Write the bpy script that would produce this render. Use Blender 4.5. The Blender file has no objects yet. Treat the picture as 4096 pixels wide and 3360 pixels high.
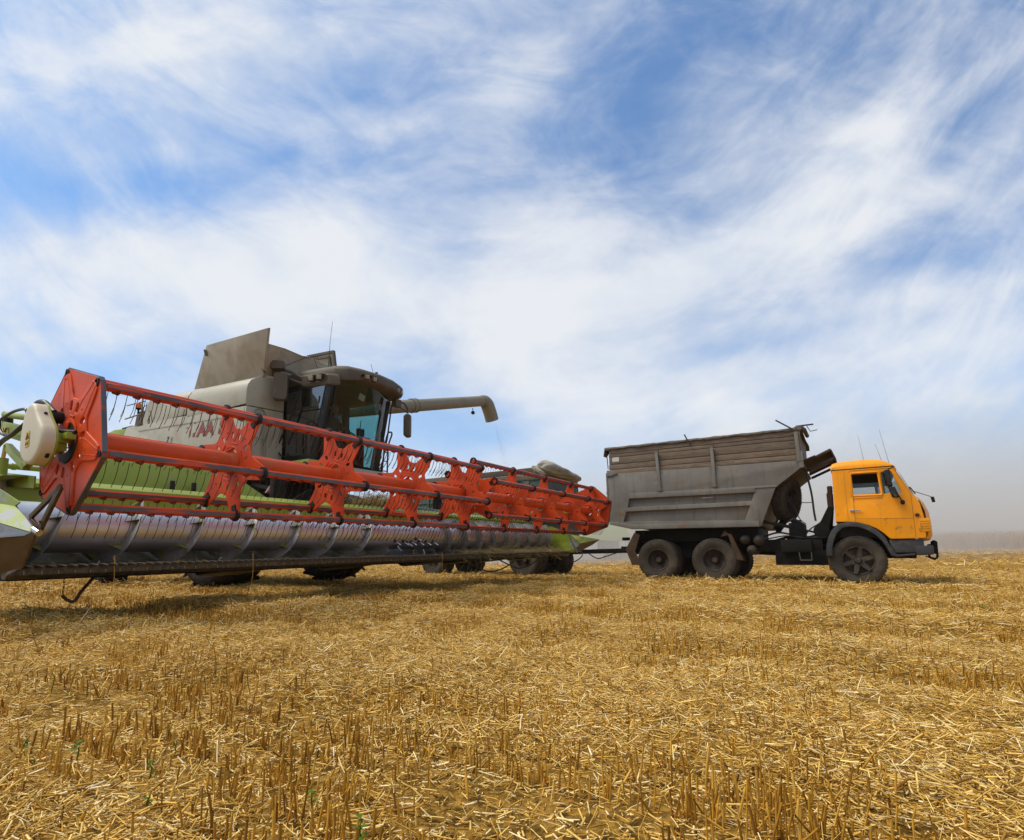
import bpy, bmesh, math, random
import numpy as np
from mathutils import Vector, Matrix
R = math.radians
random.seed(7)
rng = np.random.default_rng(11)
scene = bpy.context.scene
COL = scene.collection

# ------------------------------------------------------------------ camera
TH_H, TILT, TH_T = .5377, .0228, .5737          # headings of harvester and truck, lateral tilt
cam_d = bpy.data.cameras.new('camera')
cam = bpy.data.objects.new('camera', cam_d); COL.objects.link(cam)
cam.location = (0, 0, .545)
cam.rotation_euler = (R(90 + 8.25), 0, 0)
cam_d.sensor_width = 36
cam_d.lens = 36 * 2128 / 4096
cam_d.shift_x = 0
cam_d.shift_y = (1925.5 - 1680) / 4096
cam_d.clip_start = .05
cam_d.clip_end = 6000
scene.camera = cam

# ------------------------------------------------------------------ colour management
scene.view_settings.view_transform = 'Standard'
scene.view_settings.look = 'None'
scene.view_settings.exposure = 0.36
scene.view_settings.gamma = 1
scene.render.engine = 'CYCLES'
scene.cycles.use_denoising = True
scene.cycles.max_bounces = 8
scene.cycles.transparent_max_bounces = 12
scene.cycles.volume_bounces = 1
scene.cycles.sample_clamp_indirect = 6

# ------------------------------------------------------------------ sun and sky
SUN_EL, SUN_AZ = R(58), R(-95)        # azimuth measured from +Y towards +X: up on the left, behind the machines
sun_d = bpy.data.lights.new('sun', 'SUN')
sun_d.energy = 2.6; sun_d.angle = R(32); sun_d.color = (1, .92, .78)
sun = bpy.data.objects.new('sun', sun_d); COL.objects.link(sun)
sdir = Vector((math.sin(SUN_AZ) * math.cos(SUN_EL), math.cos(SUN_AZ) * math.cos(SUN_EL), math.sin(SUN_EL)))
sun.rotation_euler = (-sdir).to_track_quat('-Z', 'Y').to_euler()
sun.location = sdir * 60


class NT:
    """tiny helper for writing node trees"""
    def __init__(s, tree): s.t = tree; s.n = tree.nodes; s.l = tree.links
    def new(s, typ, **kw):
        n = s.n.new(typ)
        for k, v in kw.items(): setattr(n, k, v)
        return n
    def put(s, sock, v):
        if isinstance(v, bpy.types.NodeSocket): s.l.new(v, sock)
        elif isinstance(v, bpy.types.Node): s.l.new(v.outputs[0], sock)
        elif isinstance(v, (tuple, list)) and len(v) == 3 and sock.type == 'RGBA': sock.default_value = (*v, 1)
        else: sock.default_value = v
    def math(s, op, a, b=None, c=None, clamp=False):
        n = s.new('ShaderNodeMath', operation=op, use_clamp=clamp)
        s.put(n.inputs[0], a)
        if b is not None: s.put(n.inputs[1], b)
        if c is not None: s.put(n.inputs[2], c)
        return n.outputs[0]
    def mix(s, f, a, b, blend='MIX'):
        n = s.new('ShaderNodeMix', data_type='RGBA', blend_type=blend)
        s.put(n.inputs[0], f); s.put(n.inputs[6], a); s.put(n.inputs[7], b)
        return n.outputs[2]
    def noise(s, vec, scale, detail=4, rough=.55, dist=0):
        n = s.new('ShaderNodeTexNoise')
        if vec is not None: s.put(n.inputs['Vector'], vec)
        s.put(n.inputs['Scale'], scale); s.put(n.inputs['Detail'], detail); s.put(n.inputs['Roughness'], rough)
        s.put(n.inputs['Distortion'], dist)
        return n.outputs[0]
    def ramp(s, v, lo, hi, a=0, b=1):
        n = s.new('ShaderNodeMapRange'); n.interpolation_type = 'SMOOTHSTEP'
        s.put(n.inputs[0], v); s.put(n.inputs[1], lo); s.put(n.inputs[2], hi); s.put(n.inputs[3], a); s.put(n.inputs[4], b)
        return n.outputs[0]
    def mapping(s, vec, scale=(1, 1, 1), rot=(0, 0, 0), loc=(0, 0, 0)):
        n = s.new('ShaderNodeMapping'); s.put(n.inputs[0], vec)
        n.inputs['Location'].default_value = loc; n.inputs['Rotation'].default_value = rot; n.inputs['Scale'].default_value = scale
        return n.outputs[0]


world = bpy.data.worlds.new('World'); scene.world = world; world.use_nodes = True
w = NT(world.node_tree); w.n.clear()
w_out = w.new('ShaderNodeOutputWorld'); w_bg = w.new('ShaderNodeBackground')
w.l.new(w_bg.outputs[0], w_out.inputs[0])
w_sky = w.new('ShaderNodeTexSky', sky_type='NISHITA', sun_disc=False, sun_elevation=SUN_EL, sun_rotation=SUN_AZ,
              altitude=150, air_density=1.0, dust_density=1.2, ozone_density=2.2)
W_STR = .145
tc = w.new('ShaderNodeTexCoord')
sep = w.new('ShaderNodeSeparateXYZ'); w.l.new(tc.outputs['Generated'], sep.inputs[0])
dx, dy, dz = sep.outputs
# broad banks of cloud and the gaps between them (direction tangents: u to the side, v up)
yy = w.math('MAXIMUM', dy, .05)
u_, v_ = w.math('DIVIDE', dx, yy), w.math('DIVIDE', dz, yy)
def bank(u0, v0, su, sv, amp, rot=0):
    du, dv = w.math('SUBTRACT', u_, u0), w.math('SUBTRACT', v_, v0)
    c, s_ = math.cos(rot), math.sin(rot)
    a = w.math('ADD', w.math('MULTIPLY', du, c / su), w.math('MULTIPLY', dv, s_ / su))
    b = w.math('ADD', w.math('MULTIPLY', du, -s_ / sv), w.math('MULTIPLY', dv, c / sv))
    q = w.math('ADD', w.math('MULTIPLY', a, a), w.math('MULTIPLY', b, b))
    return w.math('MULTIPLY', w.math('EXPONENT', w.math('MULTIPLY', q, -1.0)), amp)
BANKS = [(-.08, .50, .80, .17, .125, .05), (.75, .62, .45, .30, .07, .5), (.75, .42, .5, .14, .08, .3),
         (-.41, .66, .26, .11, .20, .05), (-.49, .58, .36, .12, .16, -.10), (-.15, .50, .40, .11, .22, -.08), (.10, .38, .30, .09, .12, -.05), (.00, 1.0, .11, .08, .16, 0),
         (.43, .575, .42, .040, .20, .34), (.59, .715, .38, .032, .19, .42), (.80, .90, .34, .05, .20, .58), (.94, .80, .28, .045, .18, .52), (.81, .51, .32, .045, .16, .26),
         (-.84, .605, .19, .07, .16, -.22), (-1.0, .58, .11, .08, .12, 0), (-.85, 1.05, .45, .20, .17, .1), (-.87, .45, .24, .06, .12, 0), (.51, .37, .36, .04, .10, .2), (.65, .28, .30, .03, .08, .15),
         (.25, .90, .20, .16, -.27, .2), (.20, 1.13, .50, .11, -.20, .1), (-.30, .98, .22, .08, -.12, .2), (-.73, .74, .30, .05, -.13, -.08), (-.62, .575, .06, .06, -.10, 0), (-.88, .345, .22, .05, -.16, 0),
         (.57, .44, .24, .025, -.13, .25), (-.05, .25, .26, .045, -.12, 0), (.71, 1.02, .18, .06, -.13, .7), (-.16, .41, .14, .03, -.08, -.2), (.45, .72, .16, .05, -.10, .4), (.30,.62,.2,.03,-.05,.3)]
acc = None
for b_ in BANKS:
    t_ = bank(*b_); acc = t_ if acc is None else w.math('ADD', acc, t_)
# streaks lie level on the left and climb towards the right, as bands of high cloud do in perspective
uc = w.math('MINIMUM', w.math('MAXIMUM', u_, -1.6), 1.6); vc = w.math('MINIMUM', v_, 3.0)
ang = w.math('MULTIPLY_ADD', uc, .45, .06); ca, sa = w.math('COSINE', ang), w.math('SINE', ang)
p_ = w.math('ADD', w.math('MULTIPLY', uc, ca), w.math('MULTIPLY', vc, sa)); q_ = w.math('SUBTRACT', w.math('MULTIPLY', vc, ca), w.math('MULTIPLY', uc, sa))
def comb(x, y, z=0.0):
    c = w.new('ShaderNodeCombineXYZ'); w.put(c.inputs[0], x); w.put(c.inputs[1], y); w.put(c.inputs[2], z); return c.outputs[0]
pq = comb(p_, q_, dy); uvv = comb(uc, vc, dy)
n_a = w.noise(w.mapping(pq, scale=(.95, 2.9, 1), loc=(3.1, .4, 0)), 1.0, 10, .58, .4)
n_b = w.noise(w.mapping(pq, scale=(2.7, 6.2, 1), loc=(1.2, 7.4, 0)), 1.0, 9, .62, .6)
n_c = w.noise(w.mapping(uvv, scale=(2.4, 3.8, 1), loc=(9.2, 2.6, 0)), 1.0, 11, .57, .3)
cov = w.math('ADD', w.math('ADD', w.math('MULTIPLY', n_a, .66), w.math('MULTIPLY', n_b, .47)), w.math('ADD', w.math('MULTIPLY', n_c, .55), w.math('MULTIPLY_ADD', acc, .95, -.115)))
mask = w.ramp(cov, .42, 1.06, .09, .95)
shade = w.ramp(w.math('SUBTRACT', w.math('ADD', n_c, w.math('MULTIPLY', n_b, .7)), w.math('MULTIPLY', n_a, .3)), .50, .85)
c_lit, c_gry = (4.6, 4.72, 4.9), (3.85, 4.16, 4.65)
cloud = w.mix(shade, c_gry, c_lit)
blue = w.mix(1.0, w_sky.outputs[0], (.43, .76, .98), 'MULTIPLY')
blue = w.mix(w.ramp(dz, .0, .42, .9, 0), blue, (2.5, 3.5, 5.0))
col = w.mix(mask, blue, cloud)
# pale dusty air low over the land
low = w.ramp(dz, .0, .27, 1, 0)
lowr = w.math('MULTIPLY', low, w.ramp(dx, .0, .55, .12, 1.0))
col = w.mix(lowr, col, w.mix(w.ramp(dx, -.1, .5), (3.6, 4.15, 4.75), (2.72, 2.70, 2.60)))
below = w.ramp(dz, -.03, .0, 1, 0)
col = w.mix(below, col, (2.0, 1.6, 1.0))
w.put(w_bg.inputs[0], col); w_bg.inputs[1].default_value = W_STR


# ------------------------------------------------------------------ materials
def pmat(name, col, rough=.5, metal=0, var=.12, vscale=3, dust=None, damt=.0, dscale=5, top=.0, bump=.0, bscale=60,
         wear=None, wamt=0, wscale=(8, 8, 8), spec=.5, coat=0, streak=None):
    """painted / metal / rubber surface: tint variation, dust in patches and on upward faces, worn spots"""
    m = bpy.data.materials.new(name); m.use_nodes = True
    t = NT(m.node_tree); bs = t.n['Principled BSDF']
    co = t.new('ShaderNodeTexCoord').outputs['Object']
    n1 = t.noise(co, vscale, 5, .6)
    k = t.ramp(n1, .25, .75, 1 - var, 1 + var)
    c = t.mix(1.0, col, t.new('ShaderNodeCombineColor').outputs[0], 'MULTIPLY')
    cc = [n for n in t.n if n.type == 'COMBINE_COLOR'][-1]
    for i in range(3): t.put(cc.inputs[i], k)
    rgh = rough
    if wear:
        wn = t.noise(t.mapping(co, scale=wscale), 1, 6, .65, .4)
        wm = t.ramp(wn, 1 - wamt - .06, 1 - wamt + .05) if False else t.ramp(wn, .62 - wamt * .5, .70 - wamt * .5)
        c = t.mix(wm, c, wear)
    if streak:
        sn = t.noise(t.mapping(co, scale=(9, 9, .7)), 1, 5, .6, .1)
        c = t.mix(t.ramp(sn, .52, .72, 0, streak[1]), c, streak[0])
    if dust:
        dn = t.noise(co, dscale, 7, .62, .3)
        dm = t.ramp(dn, .62 - damt * .45, .80 - damt * .30, 0, min(1, .35 + damt))
        if top:
            g = t.new('ShaderNodeNewGeometry'); sx = t.new('ShaderNodeSeparateXYZ'); t.l.new(g.outputs['Normal'], sx.inputs[0])
            up = t.ramp(sx.outputs[2], .15, .95, 0, top)
            dm = t.math('MAXIMUM', dm, t.math('MULTIPLY', up, t.ramp(dn, .2, .6, .55, 1)))
        c = t.mix(dm, c, dust)
        rgh = t.ramp(dm, 0, 1, rough, max(rough, .85))
    t.put(bs.inputs['Base Color'], c); t.put(bs.inputs['Roughness'], rgh)
    bs.inputs['Metallic'].default_value = metal
    bs.inputs['Specular IOR Level'].default_value = spec
    bs.inputs['Coat Weight'].default_value = coat
    if bump:
        b = t.new('ShaderNodeBump'); b.inputs['Strength'].default_value = bump; b.inputs['Distance'].default_value = .01
        t.put(b.inputs['Height'], t.noise(co, bscale, 4, .6)); t.l.new(b.outputs[0], bs.inputs['Normal'])
    return m


DUST = (.30, .235, .15)
M = {}
M['red'] = pmat('red_paint', (.60, .066, .010), .45, spec=.22, var=.14, wear=(.20, .06, .035), wamt=.03, wscale=(13, 13, 13), dust=(.36, .16, .08), damt=.08, dscale=7, bump=.04)
M['tube_red'] = pmat('reel_tube_red', (.68, .088, .018), .42, var=.10, vscale=2.5, dust=(.45, .2, .10), damt=.22, dscale=3, spec=.3, wear=(.30, .07, .03), wamt=.0, wscale=(9, 1.2, 9))
M['bar_red'] = pmat('tine_bar_red', (.62, .065, .012), .45, spec=.25, var=.12, wear=(.055, .045, .045), wamt=.12, wscale=(14, 2.5, 14))
M['worn'] = pmat('worn_bar_metal', (.10, .085, .085), .42, .3, var=.3, wear=(.60, .07, .02), wamt=.16, wscale=(16, 1.6, 16), bump=.2, bscale=90)
M['worn2'] = pmat('worn_edge_metal', (.10, .095, .10), .38, .5, var=.3, wear=(.52, .06, .02), wamt=.12, wscale=(6, 6, 6))
M['black'] = pmat('black_plastic', (.012, .012, .012), .5, spec=.3, var=.3, dust=DUST, damt=.05)
M['hose'] = pmat('hose_rubber', (.014, .014, .015), .4, var=.2, dust=DUST, damt=.1)
M['tine'] = pmat('tine_steel', (.055, .040, .030), .45, .5, var=.3)
M['coil'] = pmat('tine_holder_red', (.22, .028, .014), .5, var=.3, dust=(.12, .07, .05), damt=.3, dscale=30)
M['auger'] = pmat('polished_steel', (.64, .63, .605), .37, .88, var=.16, vscale=2.2, dust=(.22, .20, .185), damt=.14, dscale=2.6, bump=.12, bscale=26)
M['flight'] = pmat('auger_flight_steel', (.32, .32, .315), .42, .05, var=.3, vscale=4, wear=(.20, .235, .03), wamt=.10, wscale=(5, 5, 5), dust=(.12, .11, .10), damt=.3)
M['gusset'] = pmat('gusset_green', (.17, .20, .03), .5, .1, var=.3, wear=(.2, .2, .2), wamt=.2, wscale=(14, 14, 14))
M['green'] = pmat('harvester_green', (.255, .325, .022), .42, var=.08, vscale=2, dust=(.30, .26, .14), damt=.18, dscale=4, top=.25)
M['green_worn'] = pmat('worn_green_steel', (.25, .315, .035), .45, var=.12, wear=(.30, .305, .31), wamt=.30, wscale=(5, 5, 5), dust=DUST, damt=.08)
M['steel'] = pmat('sheet_steel', (.23, .225, .225), .36, .65, var=.25, dust=(.17, .135, .09), damt=.2, dscale=4)
M['knife'] = pmat('knife_steel', (.10, .09, .075), .4, .6, var=.4, vscale=20, dust=(.13, .09, .045), damt=.35, dscale=9)
M['brown'] = pmat('mud_brown_steel', (.085, .052, .018), .5, .3, var=.3, dust=(.16, .105, .045), damt=.4, dscale=8)
M['chrome'] = pmat('chrome_rod', (.55, .55, .55), .12, 1)
M['cream'] = pmat('cream_plastic', (.58, .52, .37), .5, var=.05, dust=(.33, .26, .16), damt=.15, dscale=5)
M['panel'] = pmat('grey_white_panel', (.405, .38, .285), .46, var=.05, vscale=1.2, dust=(.31, .27, .195), damt=.30, dscale=2.2, top=.3, streak=((.24, .2, .14), .25))
M['flap'] = pmat('dusty_tank_sheet', (.41, .375, .30), .62, var=.14, vscale=1.6, dust=(.31, .265, .19), damt=.42, dscale=1.9, bump=.1, bscale=8, streak=((.16, .13, .09), .3))
M['dusty'] = pmat('dust_caked_grey', (.100, .083, .058), .62, spec=.25, var=.12, dust=(.18, .148, .10), damt=.25, dscale=3.5, top=.55)
M['lamp'] = pmat('dusty_lamp_glass', (.30, .25, .17), .3, var=.1, dust=(.25, .2, .13), damt=.3)
M['pipe'] = pmat('auger_pipe_beige', (.235, .205, .145), .6, spec=.3, var=.08, dust=(.19, .155, .10), damt=.3, dscale=2.5, top=.2)
M['dark'] = pmat('dark_machinery', (.014, .013, .011), .7, spec=.12, var=.4, dust=(.075, .056, .035), damt=.22, dscale=5)
M['dirty_black'] = pmat('dirty_chassis_black', (.012, .011, .010), .7, spec=.12, var=.35, dust=(.05, .04, .028), damt=.14, dscale=4, top=.1)
M['tyre'] = pmat('tyre_rubber', (.019, .0175, .016), .75, spec=.15, var=.2, dust=(.085, .065, .045), damt=.30, dscale=5, bump=.2, bscale=30)
M['tyre_dusty'] = pmat('dusty_tyre_rubber', (.050, .042, .032), .85, spec=.12, var=.2, dust=(.095, .075, .052), damt=.45, dscale=4, bump=.2, bscale=30)
M['rim'] = pmat('dusty_rim', (.040, .031, .025), .65, spec=.2, var=.3, dust=(.10, .075, .05), damt=.4, dscale=8)
M['orange'] = pmat('orange_cab_paint', (.90, .325, .002), .42, spec=.3, var=.09, vscale=1.6, wear=(.46, .20, .03), wamt=.03, wscale=(6, 6, 3), dust=(.62, .28, .02), damt=.16, dscale=2.6, bump=.03, bscale=6, streak=((.50, .20, .02), .35))
M['fender'] = pmat('grey_fender', (.040, .040, .040), .55, spec=.3, var=.15, dust=(.14, .115, .085), damt=.25, dscale=4, top=.3)
M['box'] = pmat('grey_tipper_steel', (.175, .160, .136), .65, 0, spec=.25, var=.16, vscale=1.8, wear=(.185, .125, .075), wamt=.08, wscale=(2.6, 2.6, 2.6),
                dust=(.21, .165, .11), damt=.22, dscale=2.4, top=.3, bump=.35, bscale=3.2, streak=((.10, .08, .06), .5))
M['tgreen'] = pmat('trailer_green', (.040, .080, .060), .6, var=.2, dust=(.15, .135, .10), damt=.35, dscale=3)
M['glow_orange'] = pmat('amber_plastic', (.75, .17, .01), .25, var=.1)
M['white'] = pmat('white_sticker', (.55, .52, .46), .6, var=.06)
M['yellow'] = pmat('yellow_sticker', (.62, .43, .03), .5, var=.12, dust=(.35, .27, .12), damt=.25, dscale=20)
M['blue'] = pmat('blue_sticker', (.02, .10, .42), .5)
M['letter_red'] = pmat('faded_red_letter', (.255, .058, .034), .55, var=.1, dust=(.33, .24, .17), damt=.06)
M['ghost'] = pmat('faint_digit', (.36, .33, .24), .6)  # colour of the faint digit, slightly darker than the panel
M['ink'] = pmat('dark_print', (.04, .042, .045), .55)
M['tarp'] = pmat('tarpaulin', (.37, .33, .25), .7, var=.14, vscale=3, dust=(.2, .165, .11), damt=.3, dscale=4, bump=.15, bscale=12)
M['tarp_dark'] = pmat('folded_tarpaulin_dark', (.085, .07, .052), .75, var=.2, dust=(.15, .12, .08), damt=.3)
M['cloth'] = pmat('dark_cloth', (.035, .04, .045), .8, var=.2)
M['skin'] = pmat('skin', (.30, .165, .11), .55, var=.06)
M['skin_alias'] = M['skin']  # same skin material under a second key
M['grain'] = pmat('grain', (.52, .36, .15), .6, var=.2)
M['rust'] = pmat('rusty_iron', (.075, .045, .028), .75, .1, var=.3, spec=.15)


def stripes_mat():
    m = bpy.data.materials.new('warning_stripes'); m.use_nodes = True; t = NT(m.node_tree); bs = t.n['Principled BSDF']
    co = t.new('ShaderNodeTexCoord').outputs['Object']
    s = t.new('ShaderNodeSeparateXYZ'); t.put(s.inputs[0], co)
    v = t.math('FRACT', t.math('MULTIPLY', t.math('SUBTRACT', s.outputs[2], t.math('MULTIPLY', s.outputs[1], .62)), 9))
    t.put(bs.inputs['Base Color'], t.mix(t.math('GREATER_THAN', v, .5), (.42, .39, .28), (.40, .035, .03)))
    bs.inputs['Roughness'].default_value = .6
    return m
M['stripes'] = stripes_mat()


def wood_mat():
    m = bpy.data.materials.new('weathered_boards'); m.use_nodes = True; t = NT(m.node_tree); bs = t.n['Principled BSDF']
    co = t.new('ShaderNodeTexCoord').outputs['Object']
    g = t.noise(t.mapping(co, scale=(1.2, 8, 16)), 2.2, 8, .62, 1.2)
    big = t.noise(t.mapping(co, scale=(.5, 1, 6)), 1.0, 3, .5)
    rnd = t.new('ShaderNodeNewGeometry').outputs['Random Per Island']
    c = t.mix(t.ramp(g, .3, .7), (.075, .052, .034), (.215, .158, .104))
    c = t.mix(t.ramp(big, .35, .7, 0, .6), c, (.165, .112, .072))
    k = t.ramp(rnd, 0, 1, .72, 1.2)
    cc = t.new('ShaderNodeCombineColor')
    for i in range(3): t.put(cc.inputs[i], k)
    c = t.mix(1.0, c, cc.outputs[0], 'MULTIPLY')
    kn = t.new('ShaderNodeTexVoronoi'); kn.inputs['Scale'].default_value = 1.0
    t.put(kn.inputs['Vector'], t.mapping(co, scale=(1.7, 1, 5)))
    c = t.mix(t.ramp(kn.outputs['Distance'], .02, .10, .8, 0), c, (.05, .032, .022))
    t.put(bs.inputs['Base Color'], c); bs.inputs['Roughness'].default_value = .8
    b = t.new('ShaderNodeBump'); b.inputs['Strength'].default_value = .2; b.inputs['Distance'].default_value = .004
    t.put(b.inputs['Height'], g); t.l.new(b.outputs[0], bs.inputs['Normal'])
    return m
M['wood'] = wood_mat()


def glass_mat(name, tint, refl=.5, rough=.02, base=.035):
    m = bpy.data.materials.new(name); m.use_nodes = True; t = NT(m.node_tree); t.n.clear()
    o = t.new('ShaderNodeOutputMaterial'); tr = t.new('ShaderNodeBsdfTransparent'); gl = t.new('ShaderNodeBsdfGlossy')
    tr.inputs[0].default_value = (*tint, 1); gl.inputs['Roughness'].default_value = rough
    fr = t.new('ShaderNodeLayerWeight'); fr.inputs[0].default_value = .5
    df = t.new('ShaderNodeBsdfDiffuse'); df.inputs[0].default_value = (.25, .22, .17, 1)
    mx = t.new('ShaderNodeMixShader'); t.put(mx.inputs[0], t.math('MULTIPLY_ADD', t.math('POWER', fr.outputs[1], 4.0), refl, base))
    t.l.new(tr.outputs[0], mx.inputs[1]); t.l.new(gl.outputs[0], mx.inputs[2])
    m2 = t.new('ShaderNodeMixShader'); t.put(m2.inputs[0], t.ramp(t.noise(t.new('ShaderNodeTexCoord').outputs['Object'], 3, 6, .6), .35, .8, .01, .07))
    t.l.new(mx.outputs[0], m2.inputs[1]); t.l.new(df.outputs[0], m2.inputs[2]); t.l.new(m2.outputs[0], o.inputs[0])
    return m
M['glass'] = glass_mat('tinted_cab_glass', (.52, .72, .70), .6)
M['glass_dark'] = glass_mat('dark_door_glass', (.42, .50, .50), .8, .03, .20)
M['glass_truck'] = glass_mat('truck_glass', (.72, .76, .76), .6)


# ------------------------------------------------------------------ mesh building
class MB:
    def __init__(s): s.v = []; s.f = []; s.mi = []; s.cur = 0
    def add(s, vs, fs):
        o = len(s.v); s.v += [tuple(q) for q in vs]; s.f += [tuple(i + o for i in q) for q in fs]; s.mi += [s.cur] * len(fs); return s
    def box(s, lo, hi):
        (a, b, c), (d, e, f) = lo, hi
        return s.add([(a, b, c), (d, b, c), (d, e, c), (a, e, c), (a, b, f), (d, b, f), (d, e, f), (a, e, f)],
                     [(0, 3, 2, 1), (4, 5, 6, 7), (0, 1, 5, 4), (1, 2, 6, 5), (2, 3, 7, 6), (3, 0, 4, 7)])
    def bar(s, p, q, wd, ht, up=(0, 0, 1)):
        p, q = Vector(p), Vector(q); d = (q - p).normalized(); up = Vector(up)
        if abs(d.dot(up)) > .98: up = Vector((1, 0, 0))
        x = d.cross(up).normalized() * wd / 2; z = x.cross(d).normalized() * ht / 2
        return s.add([p - x - z, p + x - z, p + x + z, p - x + z, q - x - z, q + x - z, q + x + z, q - x + z],
                     [(0, 3, 2, 1), (4, 5, 6, 7), (0, 1, 5, 4), (1, 2, 6, 5), (2, 3, 7, 6), (3, 0, 4, 7)])
    def tube(s, pts, r, n=8, cap=True):
        P = [Vector(p) for p in pts]; m = len(P); rr = r if isinstance(r, (list, tuple)) else [r] * m
        T = [((P[min(i + 1, m - 1)] - P[max(i - 1, 0)]).normalized()) for i in range(m)]
        a = Vector((0, 0, 1)) if abs(T[0].z) < .9 else Vector((1, 0, 0))
        nx = T[0].cross(a).normalized(); vs = []
        for i in range(m):
            nx = (nx - T[i] * nx.dot(T[i])).normalized(); by = T[i].cross(nx)
            for k in range(n):
                q = 2 * math.pi * k / n; vs.append(P[i] + (nx * math.cos(q) + by * math.sin(q)) * rr[i])
        fs = [(i * n + k, i * n + (k + 1) % n, (i + 1) * n + (k + 1) % n, (i + 1) * n + k) for i in range(m - 1) for k in range(n)]
        if cap: fs += [tuple(range(n - 1, -1, -1)), tuple((m - 1) * n + k for k in range(n))]
        return s.add(vs, fs)
    def lathe(s, prof, c, axis=1, n=32, closed=False):
        """profile of (radius, offset along axis)"""
        vs = []; m = len(prof)
        for r, a in prof:
            for k in range(n):
                q = 2 * math.pi * k / n; p = [0, 0, 0]; p[axis] = a; p[(axis + 1) % 3] = r * math.cos(q); p[(axis + 2) % 3] = r * math.sin(q)
                vs.append((p[0] + c[0], p[1] + c[1], p[2] + c[2]))
        fs = [(i * n + k, i * n + (k + 1) % n, (i + 1) * n + (k + 1) % n, (i + 1) * n + k) for i in range(m - 1) for k in range(n)]
        if closed: fs += [((m - 1) * n + k, (m - 1) * n + (k + 1) % n, (k + 1) % n, k) for k in range(n)]
        return s.add(vs, fs)
    def prism(s, poly, axis, lo, hi):
        """extrude a 2D outline along an axis; outline in the two other coordinates in xyz order"""
        n = len(poly); o = [i for i in range(3) if i != axis]; vs = []
        for h in (lo, hi):
            for a, b in poly:
                p = [0, 0, 0]; p[axis] = h; p[o[0]] = a; p[o[1]] = b; vs.append(p)
        return s.add(vs, [tuple(range(n - 1, -1, -1)), tuple(range(n, 2 * n))] + [(i, (i + 1) % n, n + (i + 1) % n, n + i) for i in range(n)])
    def hexa(s, lo4, hi4):
        """loft between two four-cornered loops"""
        return s.add(list(lo4) + list(hi4), [(3, 2, 1, 0), (4, 5, 6, 7)] + [(i, (i + 1) % 4, 4 + (i + 1) % 4, 4 + i) for i in range(4)])
    def plate(s, pts, t):
        """flat sheet given by its corners, thickness t along its normal"""
        P = [Vector(p) for p in pts]; nn = Vector((0, 0, 0))
        for i in range(len(P)): nn += (P[i] - P[0]).cross(P[(i + 1) % len(P)] - P[0])
        nn = nn.normalized() * t / 2; n = len(P)
        return s.add([p - nn for p in P] + [p + nn for p in P], [tuple(range(n - 1, -1, -1)), tuple(range(n, 2 * n))] + [(i, (i + 1) % n, n + (i + 1) % n, n + i) for i in range(n)])
    def ball(s, c, r, n=10, sc=(1, 1, 1)):
        vs = []; fs = []
        for i in range(n + 1):
            a = math.pi * i / n
            for k in range(n * 2):
                b = math.pi * k / n; vs.append((c[0] + r * sc[0] * math.sin(a) * math.cos(b), c[1] + r * sc[1] * math.sin(a) * math.sin(b), c[2] + r * sc[2] * math.cos(a)))
        m = n * 2
        for i in range(n):
            for k in range(m): fs.append((i * m + k, (i + 1) * m + k, (i + 1) * m + (k + 1) % m, i * m + (k + 1) % m))
        return s.add(vs, fs)
    def mesh(s, name, mats, bevel=0, sharp=35, org=(0, 0, 0), seg=2, weld=True):
        bm = bmesh.new(); o = Vector(org)
        vv = [bm.verts.new(Vector(p) - o) for p in s.v]
        for q, mi in zip(s.f, s.mi):
            try: f = bm.faces.new([vv[i] for i in q]); f.material_index = mi; f.smooth = True
            except ValueError: pass
        if weld: bmesh.ops.remove_doubles(bm, verts=bm.verts, dist=1e-5)
        bmesh.ops.recalc_face_normals(bm, faces=bm.faces)
        if bevel:
            es = [e for e in bm.edges if len(e.link_faces) == 2 and e.calc_face_angle(0) > R(30)]
            bmesh.ops.bevel(bm, geom=es, offset=bevel, segments=seg, profile=.6, affect='EDGES', clamp_overlap=True)
            for f in bm.faces: f.smooth = True
        me = bpy.data.meshes.new(name); bm.to_mesh(me); bm.free()
        for m in (mats if isinstance(mats, (list, tuple)) else [mats]): me.materials.append(m)
        me.set_sharp_from_angle(angle=R(sharp))
        return me
    def build(s, name, mats, parent=None, bevel=0, sharp=35, org=None, seg=2):
        me = s.mesh(name, mats, bevel, sharp, ORG if org is None else org, seg)
        return link(name, me, parent)


ORG = (0, 0, 0)
def link(name, data, parent=None, loc=None):
    o = bpy.data.objects.new(name, data); COL.objects.link(o)
    if parent is not None: o.parent = parent
    if loc is not None: o.location = loc
    return o
def empty(name, loc=(0, 0, 0), rot=(0, 0, 0), parent=None):
    o = link(name, None, parent, loc); o.rotation_euler = rot; o.empty_display_size = .3; return o
def tag(o, label=None, cat=None, group=None, kind=None):
    for k, v in (('label', label), ('category', cat), ('group', group), ('kind', kind)):
        if v: o[k] = v
    return o
def each(name, mat, parent, mbs, **kw):
    for m_ in mbs: m_.build(name, mat, parent, **kw)
def copy_tree(o, parent=None):
    c = o.copy(); COL.objects.link(c); c.parent = parent
    for ch in o.children: copy_tree(ch, c)
    return c
def frame_mat(loc, th, tilt=0):
    return Matrix.Translation(loc) @ Matrix.Rotation(-th, 4, 'Z') @ Matrix.Rotation(tilt, 4, 'X')
F_H = frame_mat((-3.4176, 4.068, 0), TH_H, TILT)      # x forward, y towards the machine's left, z up
F_T = frame_mat((7.205, 11.252, 0), TH_T)
def root(name, F, org, th, tilt=0):
    o = empty(name, F @ Vector(org)); o.rotation_euler = (tilt, 0, -th); return o


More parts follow.
